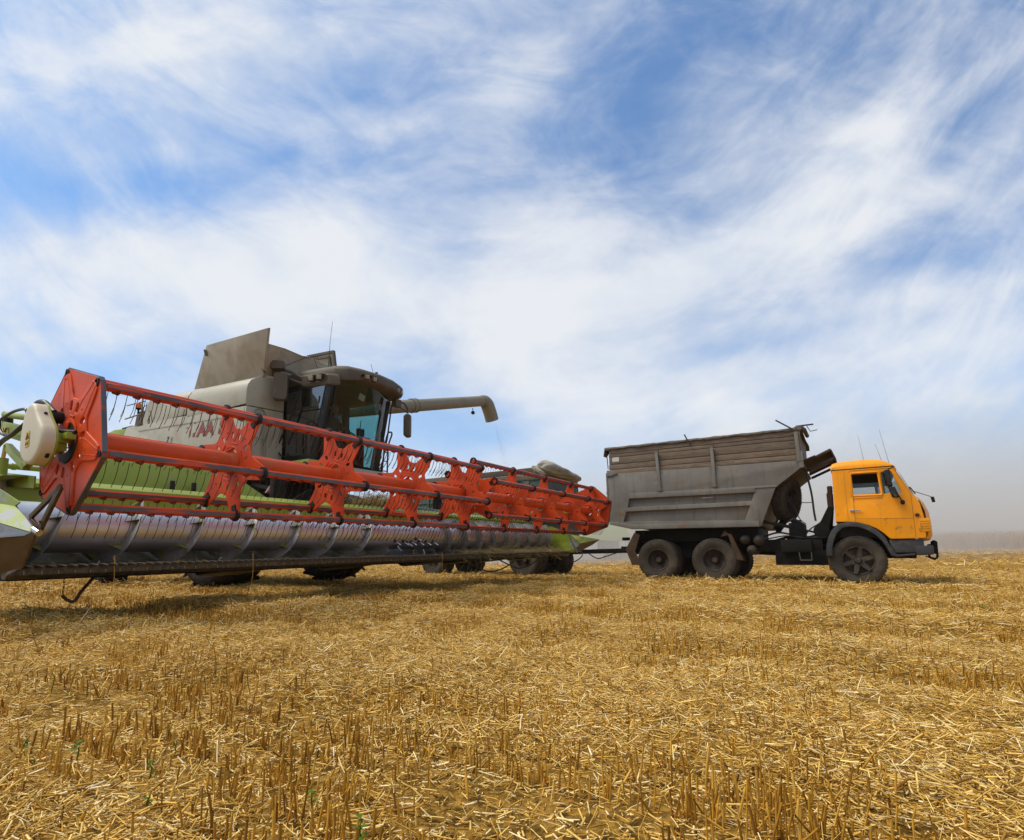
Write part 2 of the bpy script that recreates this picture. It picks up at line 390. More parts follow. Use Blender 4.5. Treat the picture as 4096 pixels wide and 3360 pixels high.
def flat_shape(outline, holes, th, bevel=.003, res=1):
    """2D outline with holes -> solid sheet (local x,y in plane, z thickness); returns verts, faces"""
    cu = bpy.data.curves.new('tmp', 'CURVE'); cu.dimensions = '2D'; cu.fill_mode = 'BOTH'; cu.extrude = max(th / 2 - bevel, .0005); cu.bevel_depth = bevel; cu.bevel_resolution = res; cu.offset = -bevel
    for pts in [outline] + holes:
        sp = cu.splines.new('POLY'); sp.points.add(len(pts) - 1); sp.use_cyclic_u = True
        for p, q in zip(sp.points, pts): p.co = (q[0], q[1], 0, 1)
    o = bpy.data.objects.new('tmp', cu); COL.objects.link(o)
    dg = bpy.context.evaluated_depsgraph_get(); dg.update(); me = o.evaluated_get(dg).to_mesh()
    v = [tuple(q.co) for q in me.vertices]; f = [tuple(q.vertices) for q in me.polygons]
    bpy.data.objects.remove(o); bpy.data.curves.remove(cu)
    return v, f


def text_mesh(txt, size, depth=.002, shear=0, bold=0, align='LEFT', sx=1):
    cu = bpy.data.curves.new('tmp', 'FONT'); cu.body = txt; cu.size = size; cu.extrude = depth; cu.shear = shear; cu.offset = bold; cu.align_x = align
    o = bpy.data.objects.new('tmp', cu); COL.objects.link(o)
    dg = bpy.context.evaluated_depsgraph_get(); dg.update(); me = o.evaluated_get(dg).to_mesh()
    v = [(q.co[0] * sx, q.co[1], q.co[2]) for q in me.vertices]; f = [tuple(q.vertices) for q in me.polygons]
    bpy.data.objects.remove(o); bpy.data.curves.remove(cu)
    return v, f


def circ(r, n=20, c=(0, 0), ph=0): return [(c[0] + r * math.cos(2 * math.pi * k / n + ph), c[1] + r * math.sin(2 * math.pi * k / n + ph)) for k in range(n)]
def rrect(cx, cy, wd, ht, ang, r=.3):
    """small rounded window, ht along direction ang"""
    out = []
    for sx, sy, a0 in ((1, 1, 0), (-1, 1, 90), (-1, -1, 180), (1, -1, 270)):
        for k in range(4):
            a = R(a0 + 30 * k); q = min(wd, ht) * r
            x, y = sx * (wd / 2 - q) + q * math.cos(a), sy * (ht / 2 - q) + q * math.sin(a)
            c, s_ = math.cos(ang - math.pi / 2), math.sin(ang - math.pi / 2)
            out.append((cx + x * c - y * s_, cy + x * s_ + y * c))
    return out
def smooth_path(pts, n=8):
    """Catmull-Rom through points"""
    P = [Vector(p) for p in pts]; P = [P[0] * 2 - P[1]] + P + [P[-1] * 2 - P[-2]]; out = []
    for i in range(1, len(P) - 2):
        for k in range(n):
            t = k / n; a, b, c, d = P[i - 1], P[i], P[i + 1], P[i + 2]
            out.append(.5 * ((2 * b) + (c - a) * t + (2 * a - 5 * b + 4 * c - d) * t * t + (3 * b - a - 3 * c + d) * t ** 3))
    out.append(P[-2]); return out
# ------------------------------------------------------------------ field: soil sheet, standing stubble, loose straw
cH, sH = math.cos(TH_H), math.sin(TH_H)
_px = rng.uniform(0, 6.28, 24); _kx = rng.normal(0, 1, (24, 2))
def wob(x, y, sc, i0=0, n=6):
    r = 0
    for i in range(i0, i0 + n): r = r + np.sin((x * _kx[i, 0] + y * _kx[i, 1]) * sc * (1 + .35 * (i - i0)) + _px[i])
    return r / n
def lane(x, y):
    """distance across the sowing rows (rows run along the driving direction)"""
    return x * sH + y * cH
def band(x, y):
    """1 on strips of pale lying straw, 0 where stubble stands free"""
    v = lane(x, y) + .25 * wob(x, y, .5)
    return np.clip(.5 + .5 * np.sin(v * 2 * np.pi / 1.9 + 1.0) + .75 * wob(x, y, 1.9, 6) + .35 * wob(x, y, 5, 9), 0, 1)
def ground_z(x, y):
    d = np.sqrt(x * x + y * y); near = np.clip(d / 3, .35, 1)
    right = np.clip((x - 3) / 12, 0, 1)
    return .025 * wob(x, y, .8) + near * (.030 * wob(x, y, 3.1, 8) + .018 * wob(x, y, 7, 3) + .05 * (band(x, y) - .5)) + right * (.05 * np.clip((d - 12) / 14, 0, 1) + .75 * np.clip((d - 27) / 9, 0, 1)) + 3.0 * right * np.clip((d - 40) / 60, 0, 1)

def ground_mesh():
    az = np.concatenate([np.linspace(-180, -62, 14, endpoint=False), np.linspace(-62, 62, 180), np.linspace(62, 180, 14)[1:]])
    rr = np.concatenate([[.02], np.geomspace(.3, 3000, 190)])
    A, D = np.meshgrid(np.radians(az), rr); X, Y = D * np.sin(A), D * np.cos(A); Z = ground_z(X, Y)
    n, m = D.shape
    v = np.stack([X, Y, Z], -1).reshape(-1, 3)
    i, j = np.meshgrid(np.arange(n - 1), np.arange(m - 1), indexing='ij'); b = (i * m + j).ravel()
    f = np.stack([b, b + 1, b + m + 1, b + m], 1)
    return v, f[:, ::-1]
def raw_mesh(name, v, f, mat):
    me = bpy.data.meshes.new(name); k = f.shape[1]
    me.vertices.add(len(v)); me.vertices.foreach_set('co', np.ascontiguousarray(v, np.float32).ravel())
    me.loops.add(f.size); me.loops.foreach_set('vertex_index', np.ascontiguousarray(f, np.int32).ravel())
    me.polygons.add(len(f)); me.polygons.foreach_set('loop_start', np.arange(0, f.size, k, dtype=np.int32))
    me.polygons.foreach_set('use_smooth', np.ones(len(f), bool))
    me.materials.append(mat); me.update(calc_edges=True); return me

def field_mat():
    m = bpy.data.materials.new('straw_covered_soil'); m.use_nodes = True; t = NT(m.node_tree); bs = t.n['Principled BSDF']
    co = t.new('ShaderNodeTexCoord').outputs['Object']
    a = t.noise(co, 22, 6, .7); b = t.noise(t.mapping(co, scale=(.5, 1, 1), rot=(0, 0, TH_H)), 1.6, 5, .6)
    far = t.noise(t.mapping(co, scale=(.02, .14, 1), rot=(0, 0, TH_H)), 1, 5, .65)
    c = t.mix(t.ramp(a, .36, .66), (.075, .037, .006), (.44, .24, .042))
    c = t.mix(t.ramp(b, .42, .7, 0, .45), c, (.56, .34, .08))
    c = t.mix(t.ramp(far, .42, .62, 0, .5), c, (.30, .165, .032))
    t.put(bs.inputs['Base Color'], c); bs.inputs['Roughness'].default_value = .95; bs.inputs['Specular IOR Level'].default_value = .1
    bp = t.new('ShaderNodeBump'); bp.inputs['Strength'].default_value = .8; bp.inputs['Distance'].default_value = .03
    t.put(bp.inputs['Height'], a); t.l.new(bp.outputs[0], bs.inputs['Normal'])
    return m
def straw_mat(name, cols, trans=.12):
    m = bpy.data.materials.new(name); m.use_nodes = True; t = NT(m.node_tree); bs = t.n['Principled BSDF']
    rnd = t.new('ShaderNodeNewGeometry').outputs['Random Per Island']
    rp = t.new('ShaderNodeValToRGB'); t.l.new(rnd, rp.inputs[0]); e = rp.color_ramp.elements
    for i, (p, c) in enumerate(cols):
        q = e[i] if i < 2 else e.new(p)
        q.position = p; q.color = (*c, 1)
    co = t.new('ShaderNodeTexCoord').outputs['Object']
    n = t.ramp(t.noise(co, 40, 3, .6), .3, .7, .78, 1.18)
    cc = t.new('ShaderNodeCombineColor')
    for i in range(3): t.put(cc.inputs[i], n)
    t.put(bs.inputs['Base Color'], t.mix(1.0, rp.outputs[0], cc.outputs[0], 'MULTIPLY'))
    bs.inputs['Roughness'].default_value = .6; bs.inputs['Specular IOR Level'].default_value = .2
    return m
M['field'] = field_mat()
M['stubble'] = straw_mat('stubble_stalks', [(0, (.20, .085, .008)), (1, (.66, .38, .065)), (.35, (.40, .19, .018)), (.7, (.55, .28, .030))])
M['straw'] = straw_mat('loose_straw', [(0, (.25, .115, .013)), (1, (.92, .75, .44)), (.20, (.54, .295, .042)), (.50, (.75, .465, .105)), (.80, (.87, .61, .19))])
M['green_straw'] = straw_mat('cut_straw', [(0, (.12, .11, .03)), (1, (.46, .36, .16)), (.5, (.26, .19, .07))])

def stalks(base, direc, length, wid, bend, nseg=2, side=3, flat=.55, tip=.9):
    """thin closed-sided blades: base (n,3), unit direction, bend vector added at the tip"""
    n = len(base); up = np.where(np.abs(direc[:, 2:3]) > .9, np.array([[1., 0, 0]]), np.array([[0, 0, 1.]]))
    a = np.cross(direc, up); a /= np.linalg.norm(a, axis=1, keepdims=True) + 1e-9; b = np.cross(a, direc)
    rot = rng.uniform(0, 6.28, (n, 1)); a, b = a * np.cos(rot) + b * np.sin(rot), b * np.cos(rot) - a * np.sin(rot)
    V = np.empty((n, nseg + 1, side, 3))
    for s in range(nseg + 1):
        t = s / nseg; c = base + direc * (length[:, None] * t) + bend * (t * t)
        wd = wid[:, None] * (1 + (tip - 1) * t)
        for k in range(side):
            q = 2 * np.pi * k / side; V[:, s, k] = c + a * (math.cos(q) * wd / 2) + b * (math.sin(q) * wd / 2 * flat)
    F = []
    for s in range(nseg):
        for k in range(side):
            k2 = (k + 1) % side; F.append((s * side + k, s * side + k2, (s + 1) * side + k2, (s + 1) * side + k))
    F = np.array(F)[None] + (np.arange(n) * (nseg + 1) * side)[:, None, None]
    return V.reshape(-1, 3), F.reshape(-1, 4)
def merge(parts):
    v, f, o = [], [], 0
    for a, b in parts: v.append(a); f.append(b + o); o += len(a)
    return np.concatenate(v), np.concatenate(f)
def fan(r0, r1, dens, half=None):
    half = half or (125 if r0 < 1 else 72 if r0 < 4 else 60)
    n = int(R(half) * (r1 * r1 - r0 * r0) * dens)
    r = np.sqrt(rng.uniform(r0 * r0, r1 * r1, n)); a = rng.uniform(-R(half), R(half), n)
    return r * np.sin(a), r * np.cos(a)
ROW = .135
def rows(x, y, tight):
    """pull points onto the drill rows"""
    v = lane(x, y); k = np.round(v / ROW); nv = k * ROW + rng.normal(0, tight, len(x)) + .02 * np.sin(k * 7.1); d = nv - v
    return x + d * sH, y + d * cH
def standing(r0, r1, dens, wid, hgt, nseg, side, tight=.018):
    x, y = fan(r0, r1, dens); x, y = rows(x, y, tight)
    cl = 1.6 * wob(x, y, 5.5, 2, 8) + .9 * wob(x, y, 1.3, 11) + .25 * rng.normal(0, 1, len(x)); lft = np.clip(.25 - x * .35, -.25, .3) * np.clip(1 - np.hypot(x, y) / 6, 0, 1); keep = (cl + lft > .14) & (rng.uniform(0, 1, len(x)) > .85 * band(x, y))
    x, y = x[keep], y[keep]; n = len(x); cl = cl[keep]
    L = hgt * (.75 + .5 * np.clip(cl, 0, 1)) * np.clip(rng.normal(1, .24, n), .35, 1.7)
    az = rng.uniform(0, 6.28, n); tl = np.abs(rng.normal(0, .16, n)); tl = np.where(rng.uniform(0, 1, n) < .13, rng.uniform(.4, 1.0, n), tl)
    d = np.stack([np.cos(az) * np.sin(tl), np.sin(az) * np.sin(tl), np.cos(tl)], 1)
    base = np.stack([x, y, ground_z(x, y) - .012], 1)
    return stalks(base, d, L, wid * rng.uniform(.6, 1.35, n), rng.normal(0, .06, (n, 3)) * L[:, None] * np.array([1, 1, .2]), nseg, side, .8, .95)
def lying(r0, r1, dens, wid, l0, l1, lift, nseg, side=3):
    x, y = fan(r0, r1, dens); keep = rng.uniform(0, 1, len(x)) < .30 + .70 * np.clip(band(x, y) + .9 * wob(x, y, 8.5, 5, 8), 0, 1); x, y = x[keep], y[keep]; n = len(x)
    L = l0 + (l1 - l0) * rng.beta(1.1, 3.2, n); az = rng.vonmises(-TH_H, .9, n); az = np.where(rng.uniform(0, 1, n) < .5, az + np.pi, az)
    pt = rng.normal(.06, .20, n); pt = np.where(rng.uniform(0, 1, n) < .10, rng.uniform(.3, .9, n), pt)
    d = np.stack([np.cos(az) * np.cos(pt), np.sin(az) * np.cos(pt), np.sin(pt)], 1)
    base = np.stack([x, y, ground_z(x, y) + lift * rng.uniform(0, 1, n) ** 1.3 * (.4 + .9 * band(x, y)) + np.maximum(0, -d[:, 2]) * L], 1)
    bend = rng.normal(0, .10, (n, 3)) * L[:, None] * np.array([1, 1, .6])
    return stalks(base, d, L, wid * rng.uniform(.4, 1.5, n), bend, nseg, side, .35)

v, f = ground_mesh()
field = link('field', raw_mesh('field', v, f, M['field'])); tag(field, kind='structure')
v, f = merge([standing(.5, 2.2, 1250, .0052, .066, 3, 5), standing(2.2, 5, 900, .0056, .068, 2, 4), standing(5, 11, 800, .0070, .078, 2, 3),
              standing(11, 24, 260, .011, .095, 1, 3), standing(24, 60, 26, .028, .12, 1, 3, .05)])
stubble = link('stubble', raw_mesh('stubble', v, f, M['stubble']))
tag(stubble, 'golden brown cut stubble standing in rows across the field', 'stubble', kind='stuff')
v, f = merge([lying(.5, 2.2, 11500, .0038, .008, .085, .036, 2, 4), lying(.5, 2.2, 9000, .0034, .005, .03, .030, 1, 3), lying(2.2, 5, 6800, .0042, .012, .11, .042, 2, 3), lying(2.2, 5, 4000, .0042, .008, .04, .036, 1, 3), lying(5, 11, 2600, .0064, .025, .18, .045, 1, 3),
              lying(11, 24, 210, .0115, .08, .36, .05, 1, 3), lying(24, 60, 20, .028, .2, .7, .06, 1, 3)])
straw = link('straw', raw_mesh('straw', v, f, M['straw']))
tag(straw, 'pale chopped straw lying loose between the stubble rows', 'straw', kind='stuff')


# ------------------------------------------------------------------ standing wheat far right, and the dust
def wheat():
    n = 70000; a = rng.uniform(-4, 95, n); b = 31 + 2 * np.sin(a * .4) + rng.uniform(0, 1, n) ** 1.6 * 26
    X = np.array([F_T @ Vector((p, q, 0)) for p, q in zip(a, b)])
    x, y = X[:, 0], X[:, 1]; L = rng.normal(.85, .08, n)
    d = rng.normal(0, .10, (n, 3)); d[:, 2] = 1; d /= np.linalg.norm(d, axis=1, keepdims=True)
    return stalks(np.stack([x, y, ground_z(x, y)], 1), d, L, np.full(n, .034), rng.normal(0, .08, (n, 3)), 1, 3, .8, 1.3)
v, f = wheat()
wh = link('standing_wheat', raw_mesh('standing_wheat', v, f, M['stubble']))
tag(wh, 'strip of uncut wheat fading into dust beyond the orange truck', 'wheat', kind='stuff')


def vol_mat(name, dens, col, aniso=.2, shaped=None):
    m = bpy.data.materials.new(name); m.use_nodes = True; t = NT(m.node_tree); t.n.clear()
    o = t.new('ShaderNodeOutputMaterial'); v = t.new('ShaderNodeVolumePrincipled')
    v.inputs['Color'].default_value = (*col, 1); v.inputs['Anisotropy'].default_value = aniso; v.inputs['Density'].default_value = dens
    if shaped:
        co = t.new('ShaderNodeTexCoord').outputs['Generated']
        s = t.new('ShaderNodeSeparateXYZ'); t.put(s.inputs[0], co)
        h = t.ramp(s.outputs[2], .03, 1.0, 1, 0); h = t.math('MULTIPLY', h, h)
        e = t.math('MULTIPLY', t.ramp(s.outputs[1], 0, .22), t.ramp(s.outputs[1], .8, 1, 1, 0))
        e = t.math('MULTIPLY', e, t.math('MULTIPLY', t.ramp(s.outputs[0], 0, .10), t.ramp(s.outputs[0], .20, .42, 1, .45)))
        nz = t.ramp(t.noise(t.new('ShaderNodeTexCoord').outputs['Object'], shaped, 3, .55), .32, .68, .35, 1.5)
        t.put(v.inputs['Density'], t.math('MULTIPLY', t.math('MULTIPLY', h, e), t.math('MULTIPLY', nz, dens)))
    t.l.new(v.outputs[0], o.inputs['Volume']); return m

HAZE_ON = True
if HAZE_ON:
    hz = link('haze', MB().box((-140, -60, -2.0), (190, 240, 8.2)).mesh('haze', vol_mat('thin_haze', .0004, (.93, .90, .85), .3)))
    tag(hz, 'thin dusty haze over the whole field', 'haze', kind='stuff')
    dc = link('dust_cloud', MB().box((-42, 0, -.6), (85, 62, 13)).mesh('dust_cloud', vol_mat('harvest_dust', .19, (.93, .91, .87), .25, .09)))
    dc.location = F_T @ Vector((0, 13, 0)); dc.rotation_euler = (0, 0, -TH_T)
    tag(dc, 'pale dust cloud drifting behind the truck and trailer', 'dust cloud', kind='stuff')
# ------------------------------------------------------------------ header (cutting platform with reel) hung on the harvester
HO = (-1.0, 5.19, 0)
ORG = HO
header = root('harvester_header', F_H, HO, TH_H, TILT)
tag(header, 'wide green header with red tined reel and steel auger on the harvester', 'header')
ZR, RB, RC = 1.461, .545, .600           # reel axis height, tine bar circle, end plate corners
LEN = 10.38
SEC = [(0.0, 5.10, R(42.86), [1.30, 2.57, 3.85, 5.09]), (5.30, LEN, R(18.78), [5.31, 6.58, 7.85, 9.12, 10.28])]
YS1, YS2 = 5.18, 5.24


def at_ring(r, a): return (r * math.cos(a), ZR + r * math.sin(a))
def spider_shape(ph):
    out = []
    for k in range(6):
        a = ph + k * math.pi / 3
        for r, da in ((.335, -25), (.34, -21), (.365, -17.5), (.40, -14.5), (.44, -12), (.49, -9.4), (.535, -7.2), (.565, -5.4), (.575, 0), (.565, 5.4), (.535, 7.2), (.49, 9.4), (.44, 12), (.40, 14.5), (.365, 17.5), (.34, 21), (.335, 25)):
            out.append((r * math.cos(a + R(da)), r * math.sin(a + R(da))))
    holes = [circ(.128, 30)]
    for k in range(6):
        a = ph + R(30) + k * math.pi / 3
        for da in (-12.5, 12.5): holes.append(rrect(.262 * math.cos(a + R(da)), .262 * math.sin(a + R(da)), .034, .062, a + R(da * .4), .42))
    return out, holes
def add_plate(mb, v, f, y, sgn=1):
    mb.add([(p[0], y + p[2] * sgn, ZR + p[1]) for p in v], f)
def rib(mb, pts, y, r=.008, n=6):
    mb.tube([(p[0], y, ZR + p[1]) for p in pts], r, n, cap=False)
def pol(r, a): return (r * math.cos(a), r * math.sin(a))
def emboss(mb, ph, y, full=False):
    """pressed ribs along every arm and a bead round the hub"""
    for k in range(6):
        a = ph + k * math.pi / 3
        if full:
            for sg in (-1, 1): rib(mb, [pol(.54, a + sg * R(2.6)), pol(.44, a + sg * R(5.0)), pol(.35, a + sg * R(9)), pol(.24, a + sg * R(13))], y, .005)
        m = a + R(30); rib(mb, [pol(.19, m - R(15)), pol(.182, m), pol(.19, m + R(15))], y, .006)
        mb.ball((pol(.30, a)[0], y, ZR + pol(.30, a)[1]), .009, 4)
    q = circ(.148, 32); rib(mb, q + q[:1], y, .006)

# end plates: pressed hexagon discs with a worn rim
def end_plate(y, ph, face):
    cor = []
    for k in range(6):
        a = ph + k * math.pi / 3
        for d in (-3.0, -1.2, 1.2, 3.0): cor.append(pol(RC + (.006 if abs(d) < 2 else -.006), a + R(d)))
    holes = [circ(.128, 30)] + spider_shape(ph)[1][1:]
    v, f = flat_shape(cor, holes, .010, .003)
    mb = MB(); add_plate(mb, v, f, y)
    st_ = [(x * .965, z * .965) for x, z in spider_shape(ph)[0]]
    vs_, fs_ = flat_shape(st_, [circ(.128, 30)] + [[((x - sum(q[0] for q in hh) / len(hh)) * 1.3 + sum(q[0] for q in hh) / len(hh), (z - sum(q[1] for q in hh) / len(hh)) * 1.3 + sum(q[1] for q in hh) / len(hh)) for x, z in hh] for hh in holes[1:]], .016, .007, 3)
    add_plate(mb, vs_, fs_, y + face * .008); emboss(mb, ph, y + face * .014, True)
    p = mb.build('end_plate', M['red'], header, sharp=14)
    v2, f2 = flat_shape(circ(.172, 36, (.012, -.012)), [circ(.088, 26, (.02, -.02))], .008, .002)
    mb = MB(); add_plate(mb, v2, f2, y + face * .024)
    v3, f3 = flat_shape([pol(.135, R(a)) for a in range(60, 250, 12)] + [(-.02, -.05), (.03, .0), (.05, .06)], [], .008, .002); add_plate(mb, v3, f3, y + face * .036)
    mb.build('hub_disc', M['red'], p, sharp=40)
    mb = MB().lathe([(.172, y + face * .004), (.16, y + face * .028), (.10, y + face * .03)], (.02, 0, ZR - .03), 1, 28); mb.build('hub_bearing', M['black'], p)
    for k in range(6):
        for r_ in (.185,): MB().lathe([(.001, y + face * .020), (.010, y + face * .020), (.011, y + face * .004)], (pol(r_, ph + k * 1.047 + .3)[0], 0, ZR + pol(r_, ph + k * 1.047 + .3)[1]), 1, 8).build('bolt', M['rust'], p)
    for k in range(9): MB().lathe([(.001, y + face * .032), (.0055, y + face * .032), (.006, y + face * .02)], (.10 * math.cos(-.9 + k * .2), 0, ZR + .10 * math.sin(-.9 + k * .2)), 1, 6).build('bolt', M['rust'], p)
    mb = MB()
    loop = [pol(RC + .004, ph + k * math.pi / 3 + R(d)) for k in range(6) for d in (-2.2, 2.2)]
    for i in range(12):
        a, b = loop[i], loop[(i + 1) % 12]
        mb.bar((a[0], y + .012, ZR + a[1]), (b[0], y + .012, ZR + b[1]), .034, .007, up=(a[0], 0, a[1]))
    mb.build('rim_flange', M['worn2'], p, sharp=30)
    for k in range(6):
        a = ph + k * math.pi / 3; mb = MB()
        c0 = pol(RC - .050, a)
        q = [(c0[0] + (.030 * math.cos(t)) * -math.sin(a) + (.052 * math.sin(t)) * math.cos(a), c0[1] + (.030 * math.cos(t)) * math.cos(a) + .052 * math.sin(t) * math.sin(a)) for t in np.linspace(0, 2 * math.pi, 20, endpoint=False)]
        v4, f4 = flat_shape(q, [[((x - c0[0]) * .68 + c0[0], (z - c0[1]) * .72 + c0[1]) for x, z in q]], .012, .002); add_plate(mb, v4, f4, y + face * .010)
        for s_ in range(3):
            e = pol(RC - .072 + .012 * s_, a); t_ = (-math.sin(a) * .017, math.cos(a) * .017)
            mb.bar((e[0] - t_[0], y + face * .009, ZR + e[1] - t_[1]), (e[0] + t_[0], y + face * .009, ZR + e[1] + t_[1]), .006, .006)
        mb.build('corner_cap', M['black'], p)
end_plate(0.0, SEC[0][2], -1)
end_plate(LEN, SEC[1][2], -1)

SP = {}
for si, (ya, yb, ph, ys) in enumerate(SEC):
    o_, h_ = spider_shape(ph); v, f = flat_shape(o_, h_, .012, .003)
    mb = MB(); add_plate(mb, v, f, 0); emboss(mb, ph, -.007); emboss(mb, ph, .007)
    for k in range(3):                       # brackets that hold the plate on the tube
        a = ph + k * 2.094 + .5
        mb.plate([(pol(.086, a)[0], -.004, ZR + pol(.086, a)[1]), (pol(.17, a + .16)[0], -.004, ZR + pol(.17, a + .16)[1]), (pol(.17, a - .16)[0], -.004, ZR + pol(.17, a - .16)[1]), (pol(.086, a)[0], -.09, ZR + pol(.086, a)[1])][:3], .006)
        mb.plate([(pol(.086, a)[0], -.01, ZR + pol(.086, a)[1]), (pol(.15, a)[0], -.01, ZR + pol(.15, a)[1]), (pol(.086, a)[0], -.085, ZR + pol(.086, a)[1])], .006)
    me = mb.mesh('reel_spider', M['red'], sharp=14, org=(0, 0, 0))
    mecs = []
    for k in range(6):
        a = ph + k * math.pi / 3; c0 = pol(RB, a); mc = MB()
        mc.lathe([(.040, -.016), (.060, -.014), (.063, 0), (.060, .014), (.040, .016)], (c0[0], 0, ZR + c0[1]), 1, 20, closed=True)
        mc.bar((pol(RB - .095, a)[0], 0, ZR + pol(RB - .095, a)[1]), (pol(RB - .03, a)[0], 0, ZR + pol(RB - .03, a)[1]), .032, .058, up=(-math.sin(a), 0, math.cos(a)))
        mecs.append(mc.mesh('bar_bearing', M['black'], org=(0, 0, 0)))
    for y in ys:
        s_ = link('reel_spider', me, header, Vector((0, y, 0)) - Vector(HO)); [link('bar_bearing', q, s_) for q in mecs]

# reel tube
for y0, y1 in ((.02, 5.07), (5.33, LEN - .03)):
    mb = MB().lathe([(.03, y0), (.086, y0), (.086, y0 + .3), (.086, (y0 + y1) / 2), (.086, y1), (.03, y1)], (0, 0, ZR), 1, 40)
    for y in (SEC[0][3] + SEC[1][3]):
        if y0 - .3 < y < y1 + .3: mb.lathe([(.087, y - .05), (.10, y - .012), (.104, y + .01), (.087, y + .03)], (0, 0, ZR), 1, 30)
    mb.build('reel_tube', M['tube_red'], header, sharp=50)

# one double tine with its coil, hanging below the bar
mb = MB()
mb.lathe([(.018, -.011), (.026, -.011), (.028, 0), (.026, .011), (.018, .011)], (0, 0, 0), 1, 12, closed=True)
for k in range(3): mb.lathe([(.029, .011 + k * .006), (.032, .014 + k * .006), (.029, .017 + k * .006)], (0, 0, 0), 1, 12)
mb.cur = 1
for dy, kx in ((-.055, .0), (.022, -.004)):
    mb.tube([(-.008, dy, -.028), (-.026 + kx, dy, -.095), (-.050 + kx, dy, -.150), (-.105 + kx, dy, -.212)], .0025, 5)
tine_me = mb.mesh('tine', [M['coil'], M['tine']], org=(0, 0, 0))
tine_v = [(tuple(v.co)) for v in tine_me.vertices]; tine_f = [tuple(p.vertices) for p in tine_me.polygons]; tine_i = [p.material_index for p in tine_me.polygons]

rows_mb = MB(); single = 0
for si, (ya, yb, ph, ys) in enumerate(SEC):
    order = range(6)
    for k in order:
        a = ph + k * math.pi / 3; x0, z0 = at_ring(RB, a)
        oct_ = [(x0 + .036 * math.cos(t), z0 + .036 * math.sin(t)) for t in np.linspace(R(22.5), R(382.5), 8, endpoint=False)]
        mb = MB().prism(oct_, 1, ya + .03, yb + (.06 if si == 0 else -.02)); bar = mb.build('tine_bar', M['bar_red'], header, sharp=30)
        st = MB().plate([(x0 + .0355, ya + .05, z0 - .018), (x0 + .0355, yb, z0 - .018), (x0 + .0345, yb, z0 + .016), (x0 + .0345, ya + .05, z0 + .016)], .006)
        st.build('wear_strip', M['worn'], bar, sharp=30)
        y = ya + .115; j = 0
        while y < yb - .05:
            if si == 0 and j < 16 and single < 98:
                link('tine', tine_me, bar, Vector((x0 - .004, y, z0 - .020)) - Vector(HO)); single += 1
            else:
                o = len(rows_mb.v); jit = random.uniform(-.05, .05)
                rows_mb.v += [(x0 - .004 + p[0] + p[2] * jit, y + p[1] + p[2] * random.uniform(-.04, .04), z0 - .020 + p[2]) for p in tine_v]
                rows_mb.f += [tuple(i + o for i in q) for q in tine_f]; rows_mb.mi += tine_i
            y += .1443; j += 1
tr = rows_mb.build('tine_rows', [M['coil'], M['tine']], header); tr['kind'] = 'stuff'

# ---- auger
AX, AZ, AR, FR = -1.24, .822, .235, .338
mb = MB().lathe([(.05, .05), (AR, .05)] + [(AR, y) for y in np.linspace(.06, 10.48, 40)] + [(.05, 10.5)], (AX, 0, AZ), 1, 48)
auger = mb.build('auger', M['auger'], header, sharp=50)
def helix(y0, y1, pitch, hand, start):
    n = int(abs(y1 - y0) / pitch * 30); vs, fs = [], []
    for i in range(n + 1):
        y = y0 + (y1 - y0) * i / n; q = start + hand * 2 * math.pi * (y - y0) / pitch
        for r, dy in ((AR - .01, -.004), (FR, -.0025), (FR, .0025), (AR - .01, .004)):
            vs.append((AX + r * math.sin(q), y + dy, AZ + r * math.cos(q)))
    for i in range(n):
        for k in range(4): fs.append((i * 4 + k, i * 4 + (k + 1) % 4, (i + 1) * 4 + (k + 1) % 4, (i + 1) * 4 + k))
    return vs, fs
P1, P2 = .63, .50
for y0, y1, pit, hand, st in ((.02, 4.62, P1, -1, R(250)), (5.72, 10.45, P2, 1, R(200))):
    v, f = helix(y0, y1, pit, hand, st); fl = MB().add(v, f).build('flighting', M['flight'], auger, sharp=40)
    if hand < 0:
        y = y0 + .1
        while y < y1 - .1:
            q = st + hand * 2 * math.pi * (y - y0) / pit; e = (math.sin(q), math.cos(q))
            MB().plate([(AX + AR * e[0], y, AZ + AR * e[1]), (AX + (FR - .02) * e[0], y, AZ + (FR - .02) * e[1]), (AX + AR * e[0], y - .10, AZ + AR * e[1])], .006).build('gusset', M['gusset'], fl)
            y += pit / 6
for i in range(11):
    y = 4.72 + i * .095; q = R(118) if i % 2 == 0 else R(100 + (i * 37) % 90); e = (math.sin(q), math.cos(q))
    MB().tube([(AX + .1 * e[0], y, AZ + .1 * e[1]), (AX + .37 * e[0], y + .02, AZ + .37 * e[1])], .009, 8).build('feed_finger', M['chrome'], auger)
    m_ = MB().lathe([(.012, 0), (.028, 0), (.022, .018)], (0, 0, 0), 0, 10); m2_ = MB()
    m2_.add([(AX + (AR - .004 + p[0]) * e[0] + p[2] * e[1], y + p[1] + .012, AZ + (AR - .004 + p[0]) * e[1] - p[2] * e[0]) for p in m_.v], m_.f); m2_.build('finger_guide', M['black'], auger)
for y, q in ((.62, R(28)), (2.22, R(95)), (3.4, R(88)), (4.05, R(80))):          # bolted hatches on the near tube
    vs = []
    for t in np.linspace(0, 2 * math.pi, 26, endpoint=True):
        qq = q + .36 * math.sin(t); vs.append((AX + (AR + .002) * math.sin(qq), y + .07 * math.cos(t), AZ + (AR + .002) * math.cos(qq)))
    MB().tube(vs, .0028, 5, cap=False).build('hatch_rim', M['knife'], auger)

